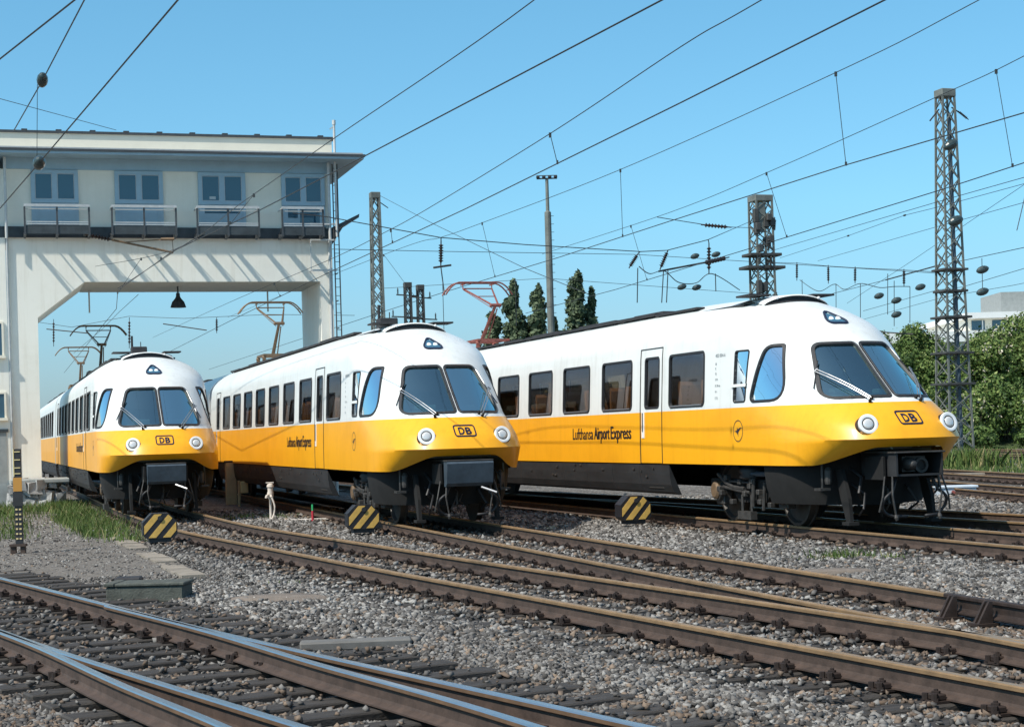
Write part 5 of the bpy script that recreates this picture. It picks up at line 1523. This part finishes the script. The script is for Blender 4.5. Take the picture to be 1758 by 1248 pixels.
def poplar(label,x,y,h,r,seed):
    rg=np.random.default_rng(seed); t=thing('poplar_tree',label,'tree',(x,y,-.25),0,'slim poplars beyond the rightmost train')
    blobs=[]
    for i in range(26):
        f=i/25; z=h*(.08+.90*f); rr=2.3*r*(1-.80*f**1.3)*(.75+.35*rg.random()); a=rg.random()*6.28
        blobs.append(((rr*.45*math.cos(a),rr*.45*math.sin(a),z),(rr*.62,rr*.62,h*.055),1))
    P,N,T=crown(rg,blobs,300,.27); N=N*.6+np.array([0,0,.0]); N/=np.linalg.norm(N,axis=1,keepdims=True)
    V,F=leaf_quads(P,N,.30,rg); np_mesh('crown',V,F,M['poplar'],{'tone':np.repeat(T,4)},t)
    MB().tube([(0,0,0),(.05,0,h*.5),(0,0,h*.97)],[.25,.14,.02],7).build('trunk',M['bark'],t)
poplar('poplar by the red pantograph, second from the left',.45,160,15.7,1.25,1)
poplar('shorter bushy poplar directly behind the red pantograph',-1.35,160,12.9,1.25,2)
poplar('poplar just left of the floodlight mast',2.72,160,15.2,1.15,3)
poplar('tallest poplar, right of the floodlight mast',6.3,160,16.3,1.35,4)
poplar('slim poplar leaning on the right side of the tallest one',7.75,161,14.9,.95,5)
poplar('small poplar with its tip just right of the floodlight mast',4.35,161,12.2,.9,6)
poplar('low poplar between the red pantograph and the floodlight mast',1.75,161,11.9,.95,7)

# white terraced building beyond the bank
M['white_slab']=mat('white_balcony_slab',(.74,.75,.74),.8,var=.04)
t=thing('terraced_building','long white terraced building with dark windows behind the bushes','building',(0,0,0))
mb=MB(); mb.box(37,75,180,200,-1,10.9); mb.build('lower_storey',M['white_slab'],t)
mb=MB(); mb.box(48.8,75,182,200,10.9,12.4); mb.build('upper_storey',M['render2'],t)
mb=MB(); mb.box(36.5,75.5,179.4,182,9.9,11.0); mb.build('balcony_parapet',M['white_slab'],t)
mb=MB(); mb.box(48.3,75.5,180.8,201,12.4,13.0); mb.build('roof_slab',M['white_slab'],t)
mb=MB(); mb.box(53.0,58,184,192,13.0,15.3); mb.build('lift_house',M['plinth'],t)
for x0,x1 in ((49.2,50.6),(51.4,53.4),(54.2,57.4),(58.4,61.6)):
    wn=MB().box(x0,x1,181.93,181.99,11.2,12.2).build('window',M['darkpane'],t); MB().box(x0+1.1,x0+1.22,181.88,181.93,11.2,12.2).build('mullion',M['white_slab'],wn)
for x0 in np.arange(38,60,3.2):
    MB().box(x0,x0+1.9,179.93,179.99,7.6,9.4).build('window',M['darkpane'],t)

# ------------------------------------------------------------------ grass and weeds
def blades(name,label,P,hmin,hmax,wd,seed,kind=None,cat=None):
    rg=np.random.default_rng(seed); n=len(P); h=(hmin+(hmax-hmin)*rg.random(n)**1.6)[:,None]; a=rg.random(n)*6.28
    d=np.stack([np.cos(a),np.sin(a),np.zeros(n)],1); ln=rg.normal(size=(n,3))*np.array([.3,.3,0]); B=np.concatenate([P,gz(P[:,0],P[:,1])[:,None]],1)
    w_=wd*(.6+.8*rg.random((n,1)))
    z=np.array([0,0,1.])
    m1=B+z*h*.55+ln*h*.35; tip=B+z*h*.95+ln*h*1.0
    V=np.stack([B-d*w_,B+d*w_,m1+d*w_*.8,tip,m1-d*w_*.8],1).reshape(-1,3); F=np.arange(n*5).reshape(n,5)
    o=np_mesh(name,V,F,M['grass'],{'tone':np.repeat(np.clip(rg.normal(.48,.30,n),0,1),5)})
    tag(o,label,cat,kind=kind); return o
def scatter(poly,n,seed,clump=9,sp=.42):
    rg=np.random.default_rng(seed); P=np.array(poly); lo=P.min(0);hi=P.max(0); out=[]
    while sum(len(o) for o in out)<n:
        c=lo+(hi-lo)*rg.random((400,2)); c=c[inside(poly,c[:,0],c[:,1])]
        k=np.repeat(c,clump,0); out.append(k+rg.normal(size=k.shape)*sp*rg.random((len(k),1)))
    return np.concatenate(out)[:n]
def W1(l): return [to_world(1,x,y)[:2] for x,y in l]
blades('grass','tall green grass along the leftmost track and around the gantry foot',np.concatenate([
   scatter(W1([(-2.3,-16),(-1.35,-16),(-1.15,-6),(-1.15,7.2),(-1.35,7.2),(-1.9,-1)]),7000,1),
   scatter(W1([(-5.5,-16),(-2.5,-13),(-2.9,-6),(-3.2,4.0),(-5.2,4.5),(-6,-4)]),4200,2),
   scatter(W1([(-2.7,-24),(-1.6,-20),(-1.5,-12),(-3.8,-10),(-6,-18)]),3800,3),
   scatter(W1([(-2.3,-5),(-1.9,-5),(-1.75,5),(-2.0,5)]),1200,6,6,.15)]),.04,.32,.008,5,kind='stuff')
blades('grass_cover','green grass and weeds between the far tracks at the right',scatter([(14.5,58),(22,58),(27,104),(40,104),(40,110),(16,106),(15,75)],9000,11,12,.9),.06,.26,.03,6,kind='stuff')
for nm,lb,cx,cy,n,hh,sp in (('grass_tuft','small green grass tuft in the gravel before the rightmost train',4.49,23.6,260,.20,.22),('grass_tuft','flat patch of green weeds beside the pinkish hydrant',-6.35,41.2,500,.16,.6),('weed_clump','straggly weed clump at the foot of the tall right mast',17.3,66,1500,1.0,.8),('grass_tuft','low weeds in the gravel below the curving rusty rail',-3.0,22.0,60,.08,.12),('grass_tuft','second little tuft right of the one before the rightmost train',5.15,23.3,90,.13,.12)):
    rg=np.random.default_rng(n); P=np.array([cx,cy])+rg.normal(size=(n,2))*sp*np.array([1,.7])
    blades(nm,lb,P,hh*.3,hh,.008 if cy<60 else .03,n,cat='grass tuft')
# ------------------------------------------------------------------ small things in the yard
M['yellow']=mat('faded_yellow',(.68,.42,.10),.55,var=.2,scale=12)
M['black']=mat('black_enamel',(.018,.018,.022),.5,var=.3,scale=8)
M['tan']=mat('tan_painted_cabinet',(.42,.33,.18),.6,var=.2,scale=4)
M['pinkwhite']=mat('chalky_hydrant',(.62,.55,.48),.7,var=.2,scale=12)
M['concrete']=mat('mossy_concrete',(.085,.092,.078),.9,var=.4,scale=6,bump=.5,bscale=40)
M['troughblue']=mat('pale_blue_concrete',(.55,.63,.70),.8,var=.12,scale=5)
M['kerbstone']=mat('worn_kerb_stone',(.27,.235,.19),.9,var=.35,scale=4,bump=.5,bscale=30)
M['earth']=mat('reddish_trodden_earth',(.20,.165,.135),.95,var=.25,scale=6,bump=.6,bscale=60)
M['plank']=mat('grey_weathered_plank',(.15,.145,.135),.85,var=.3,scale=5,stretch=(1,6,1))
M['post']=mat('dark_post_enamel',(.03,.03,.033),.5,var=.4,scale=8)
M['dotyellow']=mat('cream_reflector',(.62,.50,.24),.5)
def lantern(label,x,y,rz,z=-.12):
    t=thing('striped_marker',label,'shunting marker',(x,y,z),rz,'yellow and black striped track markers')
    w=.31;h=.46;c=.16;e=.07
    octo=[(-w,.05+e),(-w+e,.05),(w-e,.05),(w,.05+e),(w,h-c+.05),(w-c,h+.05),(-w+c,h+.05),(-w,h-c+.05)]
    mb=MB(); mb.prism(octo,'y',-.15,.15)
    mb.build('lantern_box',M['black'],t)
    # raised stripes rising to the right, cut to the outline
    mb=MB()
    for k in (-.50,-.24,.02,.28,.54):
        a=[(-.75+k-.068,-.6),(-.75+k+.068,-.6),(.65+k+.068,1.0),(.65+k-.068,1.0)]
        poly=clip([( (q[0]), q[1]) for q in a],[(u*.93,(v-.28)*.93+.28) for u,v in octo])
        if len(poly)>2: mb.prism(poly,'y',-.156,-.1505)
    mb.build('stripe',M['yellow'],t)
    mb=MB(); mb.box(-.2,.2,-.12,.12,-.02,.06); mb.build('lantern_foot',M['post'],t); MB().lathe((0,-.157,.42),(0,-1,0),[(.045,0),(.045,.02)],12).build('lantern_eye',M['post'],t)
    return t
def clip(sub, win):
    """Sutherland-Hodgman: subject clipped to a convex window"""
    ar=sum(win[i][0]*win[(i+1)%len(win)][1]-win[(i+1)%len(win)][0]*win[i][1] for i in range(len(win)))
    if ar<0: win=win[::-1]
    out=list(sub)
    for i in range(len(win)):
        a=win[i];b=win[(i+1)%len(win)]; inp=out; out=[]
        def side(p): return (b[0]-a[0])*(p[1]-a[1])-(b[1]-a[1])*(p[0]-a[0])
        for j in range(len(inp)):
            p=inp[j];q=inp[(j+1)%len(inp)]; sp,sq=side(p),side(q)
            if sp>=0: out.append(p)
            if (sp>=0)!=(sq>=0):
                t=sp/(sp-sq); out.append((p[0]+(q[0]-p[0])*t,p[1]+(q[1]-p[1])*t))
        if not out: break
    return out
lantern('striped octagonal marker in the grass edge before the leftmost train',-6.52,31.4,.30)
lantern('striped octagonal marker on pale gravel below the middle train',-2.90,32.6,.30)
lantern('striped octagonal marker beside the rightmost train below its lettering',2.25,32.4,.34,-.09)

t=thing('indicator_post','narrow black post with a yellow block and dotted foot, in the gravel at far left','post',(-8.66,29.9,-.22),.1)
mb=MB(); mb.box(-.065,.065,-.03,.03,.2,1.86); mb.build('post_plate',M['post'],t)
mb=MB(); mb.box(-.075,.075,-.045,-.031,1.12,1.36); mb.build('yellow_block',mat('amber_plate',(.50,.24,.045),.5),t)
mb=MB(); mb.box(-.085,.085,-.045,-.031,.86,1.11); mb.build('dark_board',M['skirt'],t)
mb=MB()
for z in np.arange(.28,.84,.085):
    for x in (-.03,.03): mb.box(x-.018,x+.018,-.042,-.031,z,z+.028)
for z in (1.42,1.52,1.66,1.80): mb.box(-.055,.055,-.042,-.031,z,z+.018)
mb.box(-.066,-.048,-.042,-.031,1.38,1.86)
mb.build('white_dot',M['dotyellow'],t)
mb=MB(); mb.box(-.16,.12,-.09,.09,.16,.2); mb.box(-.15,-.06,-.06,.06,-.03,.16); mb.box(.02,.10,-.06,.06,-.03,.16); mb.build('base_bracket',M['rust'],t)

t=thing('track_cabinet','tall tan cabinet between the leftmost and middle trains','cabinet',(-8.40,50.9,-.22),.25)
MB().bbox(-.16,.16,-.14,.14,.0,1.26,.015).build('cabinet_body',M['tan'],t)
MB().bbox(-.18,.18,-.16,.16,1.26,1.31,.01).build('cabinet_lid',M['roofdark'],t)
MB().box(-.13,.13,-.146,-.141,.1,1.18).build('cabinet_door',M['tan'],t)
t=thing('socket_box','small pale box on a short post right of the tan cabinet','socket box',(-7.84,49.3,-.22),.25)
MB().tube([(-.07,0,0),(-.07,0,.75)],.04,7).build('box_post',M['tan'],t); MB().bbox(-.03,.19,-.08,.08,.38,.72,.02).build('box_body',M['dotyellow'],t)

t=thing('water_hydrant','chalky pinkish standpipe with a drooping hose, left of the middle train','hydrant',(-5.66,39.8,-.22),.2)
MB().lathe((0,0,0),(0,0,1),[(.05,0),(.035,.03),(.032,.50),(.055,.53),(.07,.56),(.075,.66),(.06,.70),(.065,.78),(.085,.80),(.07,.86),(.03,.88)],12).build('standpipe',M['pinkwhite'],t,auto=R(40))
mb=MB(); mb.tube([(-.04,-.05,.62),(-.09,-.09,.60),(-.11,-.10,.54)],.028,7); mb.bar((-.10,0,.90),(.08,-.02,.90),.025); mb.tube([(.0,-.06,.60),(.02,-.12,.56)],.03,7); mb.build('outlet',M['pinkwhite'],t)
MB().tube(spline3([(.02,-.12,.56),(.08,-.16,.35),(.05,-.18,.15),(-.05,-.35,.02),(-.2,-.6,.02)]),.02,7).build('hose',M['pinkwhite'],t)
t=thing('cable','pale cables lying in loops on the ground beside the hydrant','cable',(-5.2,39.2,-.185))
for i,(a,b,c) in enumerate((((-.2,.2),(.9,.1),(2.1,-.5)),((-1.2,.5),(.2,-.1),(1.5,-.1)))): MB().tube(spline3([(a[0],a[1],0),(b[0],b[1],.02),(c[0],c[1],0)]),.010,5).build('cable_strand',M['pinkwhite'],t)
t=thing('signal_peg','thin peg painted red below and green above, beside the skirt of the middle train','peg',(-4.55,38.6,-.21))
MB().tube([(0,0,0),(0,0,.26)],.028,7).build('peg_stem',mat('red_paint',(.50,.03,.05),.5),t); MB().tube([(0,0,.26),(0,0,.40)],.022,7).build('peg_tip',mat('green_paint',(.03,.40,.14),.5),t)

t=thing('cable_chest','long low mossy concrete chest with two lids beside the foreground turnout','cable chest',(-4.45,20.75,-.24),-.05)
MB().bbox(-.47,.47,-.24,.24,0,.20,.015).build('chest_body',M['concrete'],t)
MB().bbox(-.49,-.36,-.26,.26,.201,.245,.01).build('chest_lid',M['concrete'],t); MB().bbox(-.355,.49,-.26,.26,.201,.24,.01).build('chest_lid',M['concrete'],t)
o=MB().bbox(-.17,.17,-.16,.16,0,.16,.02).build('point_box',M['roofdark']); o.location=(-5.05,22.3,-.22); o.rotation_euler=(0,0,.1); tag(o,'small black box just behind the mossy concrete chest','point box')
t=thing('cable_trough','pale blue concrete trough lying between the tracks at the right edge','trough',(10.95,42.4,-.24),.06)
MB().bbox(-.46,.46,-.22,.22,0,.24,.02).build('trough_body',M['troughblue'],t); MB().bbox(-.50,.50,-.25,.25,.241,.30,.012).build('trough_lid',M['troughblue'],t); MB().lathe((-.13,-.222,.14),(0,-1,0),[(.05,0),(.05,.012)],10).build('red_mark',mat('faded_red',(.32,.10,.09),.6),t)
t=thing('pallet_stack','low stack of weathered planks in the gravel beyond the pale blue trough','planks',(14.9,55.5,-.23),.1)
for i in range(2): MB().bbox(-.8,.8,-.22,.22,.10*i,.10*i+.08,.01).build('plank',M['kerbstone'],t)
def flat_patch(name,lab,cat,x,y,rx,ry,rz,m,n=22,seed=0,kind=None):
    rg=np.random.default_rng(seed); vs=[(0,0,.022)]; 
    for i in range(n):
        a=6.283*i/n; k=1+.16*rg.normal(); vs.append((rx*k*math.cos(a),ry*k*math.sin(a),-.03))
    for i in range(n):
        a=6.283*i/n; vs.append((rx*.8*math.cos(a),ry*.8*math.sin(a),.018))
    fs=[(0,n+1+i,n+1+(i+1)%n) for i in range(n)]+[(1+i,1+(i+1)%n,n+1+(i+1)%n,n+1+i) for i in range(n)]
    o=MB().add(vs,fs).build(name,m,smooth=True); o.location=(x,y,-.172); o.rotation_euler=(0,0,rz); return tag(o,lab,cat,kind=kind)
flat_patch('earth_patch','flat reddish patch of trodden earth right of the concrete chest','earth patch',-2.83,20.0,.58,.42,.2,M['earth'],seed=3)
flat_patch('earth_patch','pale trodden earth strip in the gravel before the rightmost train','earth patch',3.9,21.4,.62,.30,.2,M['earth'],seed=5)
o=MB().bbox(-.50,.50,-.10,.10,-.04,.045,.015).build('loose_plank',M['plank']); o.location=(-1.46,15.4,-.19); o.rotation_euler=(.02,0,.10); tag(o,'loose grey plank half sunk in the gravel near the lower middle','plank')

# kerb and trodden path at the left
mb=MB(); rg=random.Random(3)
y=-11.5
while y<-1.2:
    L=.55+.5*rg.random(); x=-10.98+.05*rg.random(); p=[to_world(3,x+a,y+b)[:2] for a,b in ((-.16,0),(.16,0),(.16,L),(-.16,L))]
    if rg.random()>.22: mb.prism([tuple(q) for q in p],'z',-.26,-.182+.035*rg.random())
    y+=L+.03
o=mb.build('kerb_strip',M['kerbstone']); tag(o,'broken line of pale kerb stones in the grass',kind='structure')
def path():
    m=mat('trodden_grit',(.185,.165,.142),.95,var=.4,scale=9,bump=1.0,bscale=90)
    P=[]; n1,n2=26,40; vs=[];fs=[]
    for j in range(n2):
        y=23.6+j*.62
        xr=-4.35-.375*(y-24.5); wd=2.3+.09*(y-23)
        for i in range(n1):
            x=xr-wd*i/(n1-1)*1.6; e=min(i,n1-1-i,j,n2-1-j)
            vs.append((x,y,float(gz(x,y))+(.016 if e>0 else -.03)))
    for j in range(n2-1):
        for i in range(n1-1):
            a=j*n1+i; fs.append((a,a+1,a+n1+1,a+n1))
    o=MB().add(vs,fs).build('path',m,smooth=True); tag(o,'trodden grey grit path at the left',kind='structure')
path()
# low platform edge under the gantry between the trains
bpy.context.view_layer.update()
